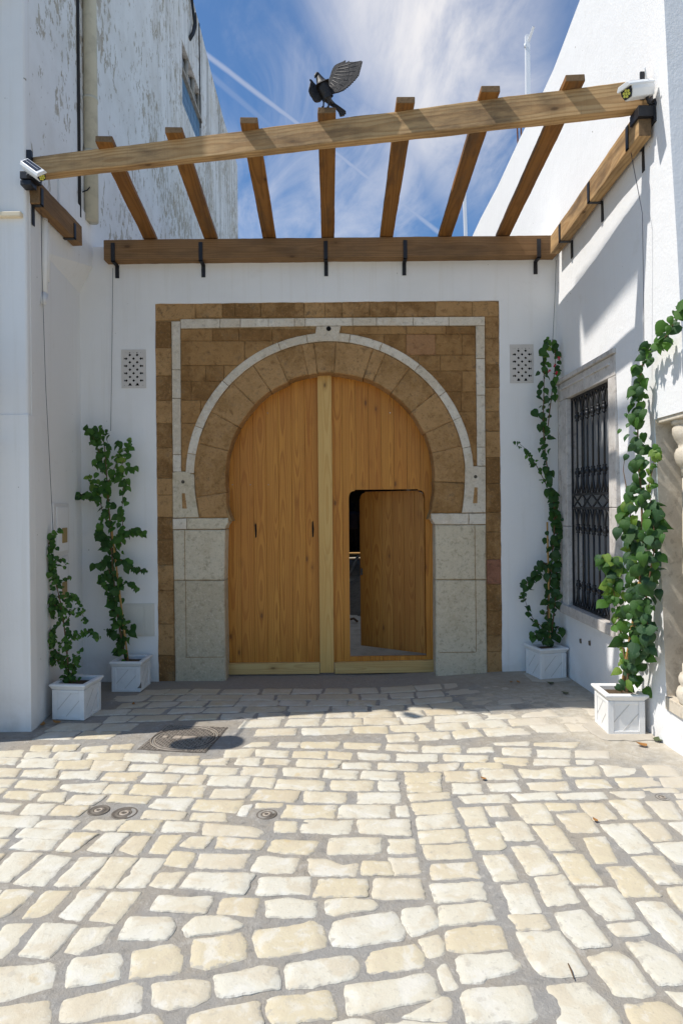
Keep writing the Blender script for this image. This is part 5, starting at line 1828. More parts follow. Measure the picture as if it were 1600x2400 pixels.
SE = """275 150 430 130 610 155 600 245 400 265 275 250;690 145 840 130 1000 145 1030 175 1000 205 850 215 740 250 670 235;
1205 205 1390 180 1445 300 1420 330 1260 385 1210 280;1445 192 1740 165 1805 185 1822 272 1470 315;200 355 600 290 665 330 670 460 300 525 215 525 185 400;
730 285 1150 215 1205 350 1190 405 870 460 740 450 710 390;1320 415 1440 385 1480 440 1470 520 1400 545 1360 510;1495 350 1700 318 1855 320 1915 470 1600 500 1510 485;
400 580 860 520 905 580 880 655 560 735 415 735;955 500 1280 445 1335 520 1335 590 1100 635 975 640 945 560;1415 600 1485 578 1565 720 1555 740 1475 748;
1554 545 1600 527 1930 507 1995 590 1980 625 1770 655 1740 690 1605 702;290 830 690 765 745 870 750 930 320 985 290 900;
790 735 1370 648 1415 700 1440 805 1240 840 920 910 830 915;1210 935 1440 820 1515 808 1540 930 1490 955;740 985 870 948 1000 975 980 1060 720 1060;
1060 1000 1200 965 1500 985 1500 1080 1040 1080"""
SF = """395 250 610 240 655 320 620 335 440 340;440 375 720 355 905 630 890 655 620 662 540 570;700 230 890 205 1060 430 1050 445 880 470 750 340;
865 75 1085 65 1165 130 1235 260 1060 280 980 220;1065 315 1280 295 1335 360 1130 385;1250 160 1425 150 1600 330 1640 470 1540 482 1350 300;
1475 60 1568 50 1700 150 1700 220 1568 220 1480 100;1185 435 1310 420 1500 520 1620 640 1600 710 1410 725 1265 545;
920 530 1120 490 1200 545 1370 770 1290 795 1110 790;645 725 830 718 910 705 1030 820 1150 990 1120 1060 760 1060;60 790 110 750 490 730 575 930 520 965 105 970;
1170 850 1410 835 1550 930 1620 1050 1250 1060;1480 780 1600 780 1700 880 1568 860"""
outlines = []
for s, ox, oy in ((SA, 0, 1740), (SB, 530, 1740), (SC, 1060, 1740), (SD, 0, 2060), (SE, 530, 2060), (SF, 1060, 2060)):
    outlines += parse(s, ox, oy)

polys = []
for o_ in outlines:
    g = [grd(*p) for p in o_]
    pl = [(p.x, p.y) for p in g]
    if poly_area(pl) < 0:
        pl = pl[::-1]
    polys.append(pl)


def inside(p, poly):
    c = False
    n = len(poly)
    for i in range(n):
        a, b = poly[i], poly[(i + 1) % n]
        if (a[1] > p[1]) != (b[1] > p[1]) and p[0] < (b[0] - a[0]) * (p[1] - a[1]) / (b[1] - a[1]) + a[0]:
            c = not c
    return c


MAN_C, MAN_S, MAN_R = Vector((-1.138, 4.44)), 0.485, math.radians(-8)


def near_man(p, mrg=0.0):
    d = Vector(p) - MAN_C
    u = d.x * math.cos(MAN_R) + d.y * math.sin(MAN_R)
    v = -d.x * math.sin(MAN_R) + d.y * math.cos(MAN_R)
    return abs(u) < MAN_S / 2 + mrg and abs(v) < MAN_S / 2 + mrg


SKEW = 0.10


def far_courses():
    """regular courses between the measured stones and the gate"""
    y = 4.305
    out = []
    row = 0
    while y < 5.70:
        dpt = random.uniform(0.128, 0.150)
        x = -2.32 + random.uniform(0, 0.2)
        while x < 2.02:
            w = random.choice((0.19, 0.22, 0.25, 0.28, 0.31, 0.35)) + random.uniform(-.015, .015)
            cx, cy = x + w / 2, y + dpt / 2
            sx = lambda px, py: (px + SKEW * 0.6 * (py - 4.3) * (0.5 - px), py + 0.022 * math.sin(px * 1.6 + row * .7) + px * 0.012)
            q = [(x, y), (x + w, y), (x + w, y + dpt), (x, y + dpt)]
            q = [sx(a + random.uniform(-.014, .014), b + random.uniform(-.010, .010)) for a, b in q]
            x += w + random.uniform(0.022, 0.048)
            c = (sum(a for a, b in q) / 4, sum(b for a, b in q) / 4)
            if any(near_man(p, 0.035) for p in q + [c]):
                continue
            if any(any(inside(p, pl) for p in q + [c]) or any(inside(p, q) for p in pl) for pl in polys if abs(pl[0][0] - c[0]) < 0.7 and abs(pl[0][1] - c[1]) < 0.5):
                continue
            if c[1] > 5.62 + 0.06 * math.sin(c[0] * 3) or c[0] > 1.98 or (c[0] > 1.5 and c[1] > 5.1) or (c[0] < -1.95 and c[1] > 4.75):
                continue
            out.append(q)
        y += dpt + random.uniform(0.022, 0.034)
        row += 1
    return out


far = far_courses()


def round_corners(pl, k):
    out = []
    n = len(pl)
    for i in range(n):
        p0, p1, p2 = Vector(pl[i - 1]), Vector(pl[i]), Vector(pl[(i + 1) % n])
        a = min(k, 0.30 * (p0 - p1).length)
        b = min(k, 0.30 * (p2 - p1).length)
        out.append(p1 + (p0 - p1).normalized() * a)
        out.append(p1 * 0.55 + (p1 + (p0 - p1).normalized() * a) * 0.225 + (p1 + (p2 - p1).normalized() * b) * 0.225)
        out.append(p1 + (p2 - p1).normalized() * b)
    return [tuple(p) for p in out]


def sett_geo(pl, seed, fine):
    """one worn stone: ragged rim, rolled edge, slightly domed and tilted top; returns verts, faces"""
    pl = round_corners(inset(pl, -0.0085), 0.015)
    L = sum((Vector(pl[i]) - Vector(pl[(i + 1) % len(pl)])).length for i in range(len(pl)))
    step = max(0.022, L / (34 if fine else 20))
    pts = []
    n0 = len(pl)
    for i in range(n0):
        a, b = Vector(pl[i]), Vector(pl[(i + 1) % n0])
        k = max(1, round((b - a).length / step))
        for j in range(k):
            p = a.lerp(b, j / k)
            q = mn.noise_vector(Vector((p.x * 9, p.y * 9, seed))) * 0.008 + mn.noise_vector(Vector((p.x * 42, p.y * 42, seed))) * 0.0062
            ch = mn.noise(Vector((p.x * 16, p.y * 16, seed + 40)))
            pts.append(Vector((p.x + q.x, p.y + q.y)) if ch < 0.36 else Vector((p.x + q.x, p.y + q.y)) + (Vector((sum(v[0] for v in pl) / n0, sum(v[1] for v in pl) / n0)) - p) * 0.045)
    n = len(pts)
    c = sum(pts, Vector((0, 0))) / n
    rnd = random.Random(int(seed * 977))
    tx, ty = rnd.uniform(-.018, .018), rnd.uniform(-.018, .018)
    h = rnd.uniform(-0.0005, 0.0035)
    sink = 0.002 * sstep(c.x * 0.55 + c.y * 0.22, 1.5, 2.0)
    g = lambda p: gz(p[0], p[1])
    vs = []
    for r, z in ((1.0, -0.04), (1.0, -0.0042), (None, -0.0008), (0.62, 0.0006)):
        for p in pts:
            if r is None:
                d = c - p
                q = p + d.normalized() * min(0.0055, 0.3 * d.length)
            else:
                q = c + (p - c) * r
            zz = z + h - sink + (tx * (q.x - c.x) + ty * (q.y - c.y)) * 0.6
            if z > -0.03:
                zz += mn.noise(Vector((q.x * 11, q.y * 11, seed))) * 0.0024
            vs.append((q.x, q.y, g(q) + zz))
    vs.append((c.x, c.y, g(c) + 0.001 + h - sink))
    fs = []
    for k in range(3):
        for i in range(n):
            j = (i + 1) % n
            fs.append((k * n + i, k * n + j, (k + 1) * n + j, (k + 1) * n + i))
    for i in range(n):
        fs.append((3 * n + i, 3 * n + (i + 1) % n, 4 * n))
    return vs, fs, [False] * (2 * n) + [True] * (2 * n)


allp = [(p, True) for p in polys] + [(p, False) for p in far]


def seen_area(pl):
    pr_ = [project((x, y, 0)) for x, y in pl if y > 0.3]
    if len(pr_) < 3:
        return 0
    cx = sum(a for a, b in pr_) / len(pr_)
    cy = sum(b for a, b in pr_) / len(pr_)
    if cx < -60 or cx > 1660 or cy > 2450:
        return 0.5
    return abs(poly_area(pr_))


allp.sort(key=lambda q: -seen_area(q[0]))
for i, (pl, fine) in enumerate(allp[:298]):
    vs, fs, sm = sett_geo(pl, i * 0.37 + 1.1, fine)
    mb = MB()
    mb.add(vs, fs)
    mb.sm = sm
    n_ = (len(vs) - 1) // 4
    c = Vector((sum(p[0] for p in pl) / len(pl), sum(p[1] for p in pl) / len(pl), 0))
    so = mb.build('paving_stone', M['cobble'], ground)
    at_ = so.data.attributes.new('rim', 'FLOAT', 'POINT')
    at_.data.foreach_set('value', [1.0] * (3 * n_) + [0.0] * (n_ + 1))
rest = [p for p, f in allp[298:]]
# setts outside the photograph's frame carry on in plain courses
y = -1.2
row = 0
while y < 4.6:
    d = random.uniform(0.13, 0.16)
    x = -6.0
    while x < 6.0:
        w = random.uniform(0.2, 0.33)
        q = [(x + random.uniform(-.01, .01), y), (x + w, y + random.uniform(-.01, .01)), (x + w, y + d), (x, y + d)]
        x += w + 0.035
        c = (x - w / 2, y + d / 2)
        if c[0] > 1.95 and c[1] > 3.5 or c[0] < -2.25 and c[1] > 4.3:
            continue
        vis = False
        for p in q:
            if p[1] > 0.5:
                a, b = project((p[0], p[1], 0))
                if -70 < a < 1670 and b < 2470:
                    vis = True
        if vis:
            continue
        if any(any(inside(p, pl) for p in q) or any(inside(p, q) for p in pl) for pl in polys if abs(pl[0][0] - c[0]) < 0.7 and abs(pl[0][1] - c[1]) < 0.5):
            continue
        rest.append(q)
    y += d + 0.032
mb = MB()
rimv = []
for i, pl in enumerate(rest):
    vs, fs, sm = sett_geo(pl, 200 + i * 0.31, False)
    k_ = len(mb.sm)
    mb.add(vs, fs)
    mb.sm[k_:] = sm
    n_ = (len(vs) - 1) // 4
    rimv += [1.0] * (3 * n_) + [0.0] * (n_ + 1)
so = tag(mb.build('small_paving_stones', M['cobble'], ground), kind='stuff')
so.data.attributes.new('rim', 'FLOAT', 'POINT').data.foreach_set('value', rimv)

# cement pads under the right-hand planters and by the left corner


def pad(pts, z, label, seed):
    pl = densify(pts, 0.04, 0.02, seed)
    inn = inset(pl, 0.018)
    n = len(pl)
    vs = [(x, y_, gz(x, y_) - 0.02) for x, y_ in pl] + [(x, y_, gz(x, y_) + z * 0.6) for x, y_ in pl] + [(x, y_, gz(x, y_) + z) for x, y_ in inn]
    fs = [tuple(range(2 * n, 3 * n))]
    for k in range(2):
        for i in range(n):
            fs.append((k * n + i, k * n + (i + 1) % n, (k + 1) * n + (i + 1) % n, (k + 1) * n + i))
    mb = MB()
    mb.add(vs, fs)
    o = mb.build('cement_pad', M['pad'])
    tag(o, label, kind='structure')


g_ = lambda *a: tuple(grd(*a))[:2]
pad([g_(1362, 1700), g_(1385, 1722), g_(1420, 1736), g_(1480, 1737), g_(1532, 1736), g_(1536, 1718), (2.09, 4.42), g_(1395, 1690)], 0.010, 'smear of pale cement under the front right planter', 3)
pad([g_(1225, 1580), g_(1245, 1597), g_(1300, 1600), g_(1338, 1594), (2.05, 5.84), (1.75, 5.86)], 0.008, 'smear of cement under the rear right planter', 8)

# ------------------------------------------------------------------ manhole cover and valve lids
mh = thing('manhole_cover', 'square cast iron manhole frame with a round patterned lid, half in shade', 'manhole', (MAN_C.x, MAN_C.y, 0), MAN_R)


def mt(u, v, z):
    return (MAN_C.x + u * math.cos(MAN_R) - v * math.sin(MAN_R), MAN_C.y + u * math.sin(MAN_R) + v * math.cos(MAN_R), z)


hs_ = MAN_S / 2
RL = 0.215
mb = MB()
n = 64
outer, inner = [], []
for k in range(n):
    a = 2 * PI * k / n
    c, s = math.cos(a), math.sin(a)
    m_ = hs_ / max(abs(c), abs(s))
    outer.append((c * m_, s * m_))
    inner.append((c * (RL + 0.012), s * (RL + 0.012)))
vs = [mt(u, v, -0.03) for u, v in outer] + [mt(u, v, 0.0) for u, v in outer] + [mt(u, v, 0.0) for u, v in inner] + [mt(u, v, -0.03) for u, v in inner]
fs = []
for k in range(3):
    for i in range(n):
        fs.append((k * n + i, k * n + (i + 1) % n, (k + 1) * n + (i + 1) % n, (k + 1) * n + i))
mb.add(vs, fs)
frm = mb.build('frame', M['cast_dark'], mh)
mb = MB()
mb.lathe([(RL + 0.004, -0.03), (RL + 0.004, -0.004), (RL, 0.0)], (MAN_C.x, MAN_C.y, 0), 64)
lid = mb.build('lid', M['cast_dark'], mh)


def studs(test, name, parent, label=None):
    mb = MB()
    p = 0.0205
    N = 14
    for i in range(-N, N + 1):
        for j in range(-N, N + 1):
            u, v = i * p, j * p
            if not test(u, v):
                continue
            al = (i + j) % 2 == 0
            a, b = (0.0088, 0.0032) if al else (0.0032, 0.0088)
            sh = 0.35
            q = [(u - a - sh * b, v - b), (u + a - sh * b, v - b), (u + a + sh * b, v + b), (u - a + sh * b, v + b)]
            mb.hexa([mt(x, y_, 0.0) for x, y_ in q] + [mt(x, y_, 0.0048) for x, y_ in q])
    o = mb.build(name, M['cast'], parent)
    o['kind'] = 'stuff'
    return o


plate = lambda u, v: abs(u) < 0.095 and abs(v) < 0.036
studs(lambda u, v: math.hypot(u, v) < RL - 0.018 and not plate(u, v) and not (abs(v) < 0.03 and 0.12 < abs(u) < 0.175), 'lid_studs', lid)
studs(lambda u, v: math.hypot(u, v) > RL + 0.026 and max(abs(u), abs(v)) < hs_ - 0.012, 'frame_studs', frm)
for q0, q1 in ((-0.085, -0.028), (-0.022, 0.085)):
    mb = MB()
    q = [(q0, -0.026), (q1, -0.026), (q1, 0.026), (q0, 0.026)]
    mb.hexa([mt(x, y_, 0.0) for x, y_ in q] + [mt(x, y_, 0.005) for x, y_ in q])
    mb.build('name_plate', M['cast'], lid, bevel=0.001)
for s in (-1, 1):
    mb = MB()
    q = [(s * 0.148 - 0.018, -0.018), (s * 0.148 + 0.018, -0.018), (s * 0.148 + 0.018, 0.018), (s * 0.148 - 0.018, 0.018)]
    mb.hexa([mt(x, y_, 0.0) for x, y_ in q] + [mt(x, y_, 0.004) for x, y_ in q])
    mb.build('lifting_plate', M['cast'], lid, bevel=0.001)
for r in (RL - 0.008, RL + 0.02):
    mb = MB()
    mb.tube([mt(r * math.cos(2 * PI * k / 48), r * math.sin(2 * PI * k / 48), 0.002) for k in range(49)], 0.003, 6, False)
    mb.build('rim_ring', M['cast'], lid)


def valve(px, py, r, label, tilt=0.0):
    p = grd(px, py)
    t = thing('valve_lid', label, 'valve lid', (p.x, p.y, p.z), 0, 'small round valve lids in the paving')
    c = (p.x, p.y, p.z - 0.004)
    mb = MB()
    mb.lathe([(r * 1.02, -0.03), (r * 1.02, 0.002), (r * 0.93, 0.0045), (r * 0.86, 0.001), (r * 0.60, 0.001), (r * 0.56, 0.004), (r * 0.46, 0.004), (r * 0.42, 0.0)], c, 32)
    o = mb.build('collar', M['cast_dark'], t)
    mb = MB()
    mb.lathe([(r * 0.40, -0.01), (r * 0.40, 0.004), (r * 0.32, 0.006), (r * 0.2, 0.0055), (r * 0.18, 0.002)], c, 28)
    o = mb.build('cap', M['cast'], t)
    mb = MB()
    mb.box(p.x - r * 0.15, p.x + r * 0.15, p.y - r * 0.10, p.y + r * 0.10, p.z - 0.004, p.z + 0.0025)
    mb.build('key_stud', M['cast_dark'], t)


valve(232, 1898, 0.058, 'half buried round valve lid at the far left of the pair in the paving')
valve(292, 1904.5, 0.068, 'round iron valve lid, clean, right of its half buried neighbour')
valve(625, 1907.5, 0.055, 'single round valve lid among pale setts below the manhole and the gate post')
valve(1552, 1868, 0.040, 'small round valve lid in dusty mortar near the right edge of the paving')


# ------------------------------------------------------------------ planters
def planter(label, cx, cy, z0, rot, size, rim, h, mark=False):
    t = thing('planter', label, 'planter', (cx, cy, z0), rot, 'white square planters')

    def w(u, v, z):
        return (cx + u * math.cos(rot) - v * math.sin(rot), cy + u * math.sin(rot) + v * math.cos(rot), z0 + z)
    a = size / 2
    hb = h - 0.042
    mb = MB()
    mb.hexa([w(-a, -a, 0.006), w(a, -a, 0.006), w(a, a, 0.006), w(-a, a, 0.006), w(-a, -a, hb), w(a, -a, hb), w(a, a, hb), w(-a, a, hb)])
    body = mb.build('body', M['planter'], t, bevel=0.003)
    # rim: flared moulding with an open middle
    b = rim / 2
    wl = 0.042
    prof = [(a + 0.004, hb - 0.004), (a + 0.010, hb + 0.004), (b - 0.006, hb + 0.020), (b, hb + 0.026), (b, hb + 0.036), (b - 0.006, h), (b - wl + 0.008, h), (b - wl, h - 0.008), (b - wl, hb - 0.05)]
    vs, fs = [], []
    for r, z in prof:
        vs += [w(-r, -r, z), w(r, -r, z), w(r, r, z), w(-r, r, z)]
    for i in range(len(prof) - 1):
        for k in range(4):
            fs.append((i * 4 + k, i * 4 + (k + 1) % 4, i * 4 + 4 + (k + 1) % 4, i * 4 + 4 + k))
    mb = MB()
    mb.add(vs, fs)
    mb.build('rim', M['planter'], t, bevel=0.002)
    s = b - wl + 0.001
    mb = MB()
    mb.add([w(-s, -s, h - 0.035), w(s, -s, h - 0.035), w(s, s, h - 0.035), w(-s, s, h - 0.035), w(0, 0, h - 0.022)], [(0, 1, 4), (1, 2, 4), (2, 3, 4), (3, 0, 4)])
    mb.build('soil', M['soil'], t)
    # raised frame and slanting grooves on each side
    for k in range(4):
        q = k * PI / 2

        def f(u, z, d):
            uu, vv = u, -a - d
            return w(uu * math.cos(q) - vv * math.sin(q), uu * math.sin(q) + vv * math.cos(q), z)

        def plate(u0, u1, zA, zB, d, name, m_, bev=0.003):
            mb = MB()
            mb.hexa([f(u0, zA, 0.0), f(u1, zA, 0.0), f(u1, zA, d), f(u0, zA, d), f(u0, zB, 0.0), f(u1, zB, 0.0), f(u1, zB, d), f(u0, zB, d)])
            return mb.build(name, M[m_], t, bevel=bev)
        fw = 0.034
        pn = plate(-a - 0.007, -a + fw, 0.0, hb - 0.006, 0.008, 'side_post', 'planter')
        plate(a - fw, a + 0.007, 0.0, hb - 0.006, 0.008, 'side_post', 'planter')
        plate(-a + fw + .0005, a - fw - .0005, 0.0, 0.026, 0.008, 'side_rail', 'planter')
        plate(-a + fw + .0005, a - fw - .0005, hb - 0.03, hb - 0.006, 0.006, 'side_rail', 'planter')
        lo_u, hi_u, lo_z, hi_z = -a + fw, a - fw, 0.026, hb - 0.03
        for c_ in (-0.055, 0.06):
            pts = []
            for u in (lo_u, hi_u):
                zz = (lo_z + hi_z) / 2 + (u - c_) * 1.15
                if lo_z <= zz <= hi_z:
                    pts.append((u, zz))
            for zz in (lo_z, hi_z):
                u = c_ + (zz - (lo_z + hi_z) / 2) / 1.15
                if lo_u < u < hi_u:
                    pts.append((u, zz))
            if len(pts) == 2:
                d = (Vector(pts[1]) - Vector(pts[0])).normalized()
                nn = Vector((-d.y, d.x)) * 0.003
                p0, p1 = Vector(pts[0]), Vector(pts[1])
                mb = MB()
                q4 = [p0 - nn, p1 - nn, p1 + nn, p0 + nn]
                mb.hexa([f(p.x, p.y, 0.0) for p in q4] + [f(p.x, p.y, 0.0016) for p in q4])
                mb.build('groove', M['groove'], t)
    return t, w


def base_of(fl, fr_, depth=None):
    fl, fr_ = Vector(fl), Vector(fr_)
    d = fr_ - fl
    rot = math.atan2(d.y, d.x)
    L = d.length
    n = Vector((-d.y, d.x)).normalized()
    c = (fl + fr_) / 2 + n * L / 2
    return c, rot, L


c1, r1, s1 = base_of((-2.275, 4.86), (-2.025, 4.83))
planter('white square planter at the front left, in shade, holding the small bushy plant', c1.x, c1.y, 0.0, r1, 0.25, 0.298, 0.280)
c2, r2, s2 = base_of((-2.075, 5.575), (-1.825, 5.565))
planter('white square planter at the rear left beside the gateway, with a chipped dark corner', c2.x, c2.y, 0.0, r2, 0.248, 0.294, 0.272)
c3, r3, s3 = base_of((1.765, 5.60), (2.015, 5.625))
planter('white square planter in the right rear corner, turned a little, holding the narrow climber', c3.x, c3.y, 0.06, math.radians(13), 0.245, 0.29, 0.285)
c4, r4, s4 = base_of((1.815, 4.245), (2.055, 4.235))
planter('sunlit white square planter at the front right on a cement smear, largest in view', c4.x, c4.y, 0.068, r4, 0.236, 0.29, 0.278)
# chip on planter two
mb = MB()
ch = at(330.5, 1606, 5.565)
mb.hexa([(ch.x - 0.03, 5.556, 0.035), (ch.x + 0.006, 5.556, 0.035), (ch.x + 0.006, 5.56, 0.035), (ch.x - 0.03, 5.56, 0.035), (ch.x - 0.008, 5.556, 0.06), (ch.x + 0.006, 5.556, 0.095), (ch.x + 0.006, 5.56, 0.095), (ch.x - 0.008, 5.56, 0.06)])
pl2 = [o for o in bpy.data.objects if o.name == 'planter.001'][0]
mb.build('chipped_corner', M['cast_dark'], pl2)


# ------------------------------------------------------------------ climbing plants
def leaf_mesh(name, wide, curl, fold, tip=1.0):
    side = [(0.0, -0.02), (0.24, -0.09), (0.43, 0.08), (0.49, 0.32), (0.42, 0.56), (0.26, 0.78), (0.10, 0.93 + 0.02 * tip)]
    mid = [(0.0, 0.0), (0.0, 0.3), (0.0, 0.62), (0.0, 0.9), (0.0, 1.0 + 0.08 * tip)]

    def z(x, y):
        return -fold * abs(x) * 0.8 - curl * (y - 0.3) ** 2 - 0.22 * curl * max(0, y - 0.75) + 0.06 * math.sin(y * 9 + x * 7) * 0.35
    vs = [(x, y_, z(x, y_)) for x, y_ in mid]
    R = [(x * wide, y_) for x, y_ in side]
    vs += [(x, y_, z(x, y_)) for x, y_ in R] + [(-x, y_, z(-x, y_)) for x, y_ in R]
    # mid 0..4, right 5..11, left 12..18
    fs = []
    for s, b in ((1, 5), (-1, 12)):
        F_ = [(0, b, b + 1), (0, b + 1, b + 2, 1), (1, b + 2, b + 3), (1, b + 3, b + 4, 2), (2, b + 4, b + 5, 3), (3, b + 5, b + 6, 4)]
        for f in F_:
            fs.append(f if s > 0 else f[::-1])
    me = bpy.data.meshes.new(name)
    me.from_pydata(vs, [], fs)
    for p_ in me.polygons:
        p_.use_smooth = True
    return me


LEAF = {}
for mk in 'ABCD':
    LEAF[mk] = []
    for i, (wd, cu, fo) in enumerate(((0.98, 0.4, 0.4), (0.82, 0.8, 0.65), (1.02, 0.2, 0.3), (0.88, 1.1, 0.45))):
        me = leaf_mesh('leaf', wd, cu, fo)
        me.materials.append(M['leaf' + mk])
        LEAF[mk].append(me)


def leaf_pose(p, out, size, kinds, rnd, droop=0.75):
    """out = direction the leaf blade should mostly face"""
    nrm = (Vector(out) + Vector((rnd.gauss(0, .6), rnd.gauss(0, .5), rnd.gauss(0.25, .5)))).normalized()
    tipd = Vector((rnd.gauss(0, .55), rnd.gauss(0, .35), -droop + rnd.gauss(0, .45)))
    tipd = (tipd - nrm * tipd.dot(nrm))
    if tipd.length < 1e-3:
        tipd = Vector((0, 0, -1)) - nrm * Vector((0, 0, -1)).dot(nrm)
    tipd.normalize()
    xa = tipd.cross(nrm).normalized()
    s = size * rnd.choice((0.5, 0.7, 0.85, 1.0, 1.1, 1.25)) * rnd.uniform(0.9, 1.1)
    m4 = Matrix((xa, tipd, nrm)).transposed().to_4x4() @ Matrix.Diagonal((s, s, s, 1))
    me = rnd.choice(LEAF[rnd.choice(kinds)])
    return s, me, Matrix.Translation(Vector(p) - tipd * s * 0.15) @ m4


MORE = {11: 1.7, 21: 1.6, 31: 1.15, 41: 1.45}


def climber(label, cat, root, branches, seed, out, stem_r):
    """branches: (list of 3-D points, leaf count, leaf size, spread, kinds, radius)"""
    rnd = random.Random(seed)
    t = thing('climbing_plant', label, cat, tuple(root), 0, 'potted climbing plants')
    poses = []
    for pts, nl, size, spread, kinds, rad in branches:
        nl = int(nl * MORE[seed])
        pts = [Vector(p) for p in pts]
        # smooth polyline
        sm = []
        for i in range(len(pts) - 1):
            p0, p1, p2, p3 = pts[max(0, i - 1)], pts[i], pts[i + 1], pts[min(len(pts) - 1, i + 2)]
            for k in range(4):
                u = k / 4
                sm.append(0.5 * ((2 * p1) + (p2 - p0) * u + (2 * p0 - 5 * p1 + 4 * p2 - p3) * u * u + (3 * p1 - p0 - 3 * p2 + p3) * u ** 3))
        sm.append(pts[-1])
        mb = MB()
        mb.tube(sm, [rad * (1 - 0.65 * i / (len(sm) - 1)) for i in range(len(sm))], 6)
        mb.build('stem', M['stem'], t)
        for k in range(nl):
            u = (k + rnd.random()) / nl * (len(sm) - 1)
            i = min(int(u), len(sm) - 2)
            p = sm[i].lerp(sm[i + 1], u - i)
            sp = spread * (1.0 if u < 0.85 * len(sm) else 0.6)
            p = p + Vector((rnd.gauss(0, sp), rnd.gauss(0, sp * 0.7), rnd.gauss(0, sp * 0.6)))
            p += Vector(out) * abs(rnd.gauss(0, spread * 0.6))
            # keep clear of the walls
            p.y = min(p.y, YW - 0.05)
            if p.x > 0:
                p.x = min(p.x, xr(p.y, p.z) - 0.03)
            else:
                p.x = max(p.x, -2.318 - 0.123 * (p.y - 4.66) + 0.03)
            poses.append(leaf_pose(p, out, size, kinds, rnd))
    poses.sort(key=lambda q: -q[0])
    for s, me, m4 in poses[:296]:
        o = bpy.data.objects.new('leaf', me)
        C.objects.link(o)
        o.parent = t
        o.matrix_parent_inverse = t.matrix_basis.inverted()
        o.matrix_basis = m4
    if poses[296:]:
        mb = MB()
        mats, mi = [], []
        for s, me, m4 in poses[296:]:
            if me.materials[0] not in mats:
                mats.append(me.materials[0])
            mb.add([m4 @ v.co for v in me.vertices], [tuple(p_.vertices) for p_ in me.polygons], True)
            mi += [mats.index(me.materials[0])] * len(me.polygons)
        o = link('small_leaves', mb.mesh('small_leaves', fix=False), mats, t)
        o.data.polygons.foreach_set('material_index', mi)
        o['kind'] = 'stuff'
    return t


def P1(x, y, dy=0.0):
    return at(x / 3.015, 950 + y / 3.015, 4.97 + dy)


def P2(x, y, dy=0.0):
    return at(x / 3.015, 950 + y / 3.015, 5.70 + dy)


def P3(x, y, dy=0.0):
    return at(1160 + x / 3.564, 640 + y / 3.564, 5.70 + dy)


def P4(x, y, dy=0.0):
    p = at(1160 + x / 3.564, 640 + y / 3.564, 4.34 + dy)
    return p if p.x < 1.95 else atx(1160 + x / 3.564, 640 + y / 3.564, 1.95)


k1 = 'AABB'
climber('small bushy plant with fine pointed leaves in the front left planter', 'plant', P1(490, 1955), [
    ([P1(495, 1960), P1(475, 1750), P1(455, 1560), P1(430, 1400), P1(390, 1230), P1(350, 1060), P1(338, 900)], 40, 0.040, 0.040, k1, 0.007),
    ([P1(500, 1960), P1(440, 1790), P1(360, 1700), P1(290, 1640), P1(250, 1600)], 36, 0.040, 0.038, k1, 0.005),
    ([P1(490, 1960), P1(480, 1850), P1(400, 1800), P1(352, 1790)], 20, 0.038, 0.030, k1, 0.004),
    ([P1(465, 1720), P1(520, 1640), P1(600, 1600), P1(655, 1605), P1(698, 1640)], 26, 0.036, 0.018, 'ABB', 0.003),
    ([P1(450, 1560), P1(500, 1480), P1(550, 1430), P1(585, 1480), P1(600, 1530)], 15, 0.036, 0.022, 'ABB', 0.003),
    ([P1(440, 1480), P1(480, 1400), P1(500, 1340), P1(550, 1390)], 18, 0.038, 0.025, k1, 0.003),
    ([P1(440, 1450), P1(380, 1400), P1(310, 1340), P1(240, 1370)], 18, 0.038, 0.020, k1, 0.003),
    ([P1(430, 1430), P1(370, 1410), P1(320, 1440), P1(300, 1490)], 18, 0.042, 0.025, k1, 0.003),
    ([P1(390, 1230), P1(340, 1160), P1(290, 1080), P1(250, 990)], 26, 0.038, 0.024, 'AAB', 0.003),
    ([P1(370, 1150), P1(420, 1090), P1(470, 1130)], 10, 0.034, 0.018, k1, 0.003),
    ([P1(390, 1250), P1(440, 1240), P1(500, 1210)], 6, 0.034, 0.012, k1, 0.003),
    ([P1(345, 980), P1(385, 900), P1(430, 880)], 9, 0.036, 0.015, 'ABB', 0.003),
    ([P1(500, 1940), P1(520, 1840), P1(550, 1750)], 18, 0.038, 0.024, k1, 0.003),
], 11, (0.35, -1, 0.1), 0.006)

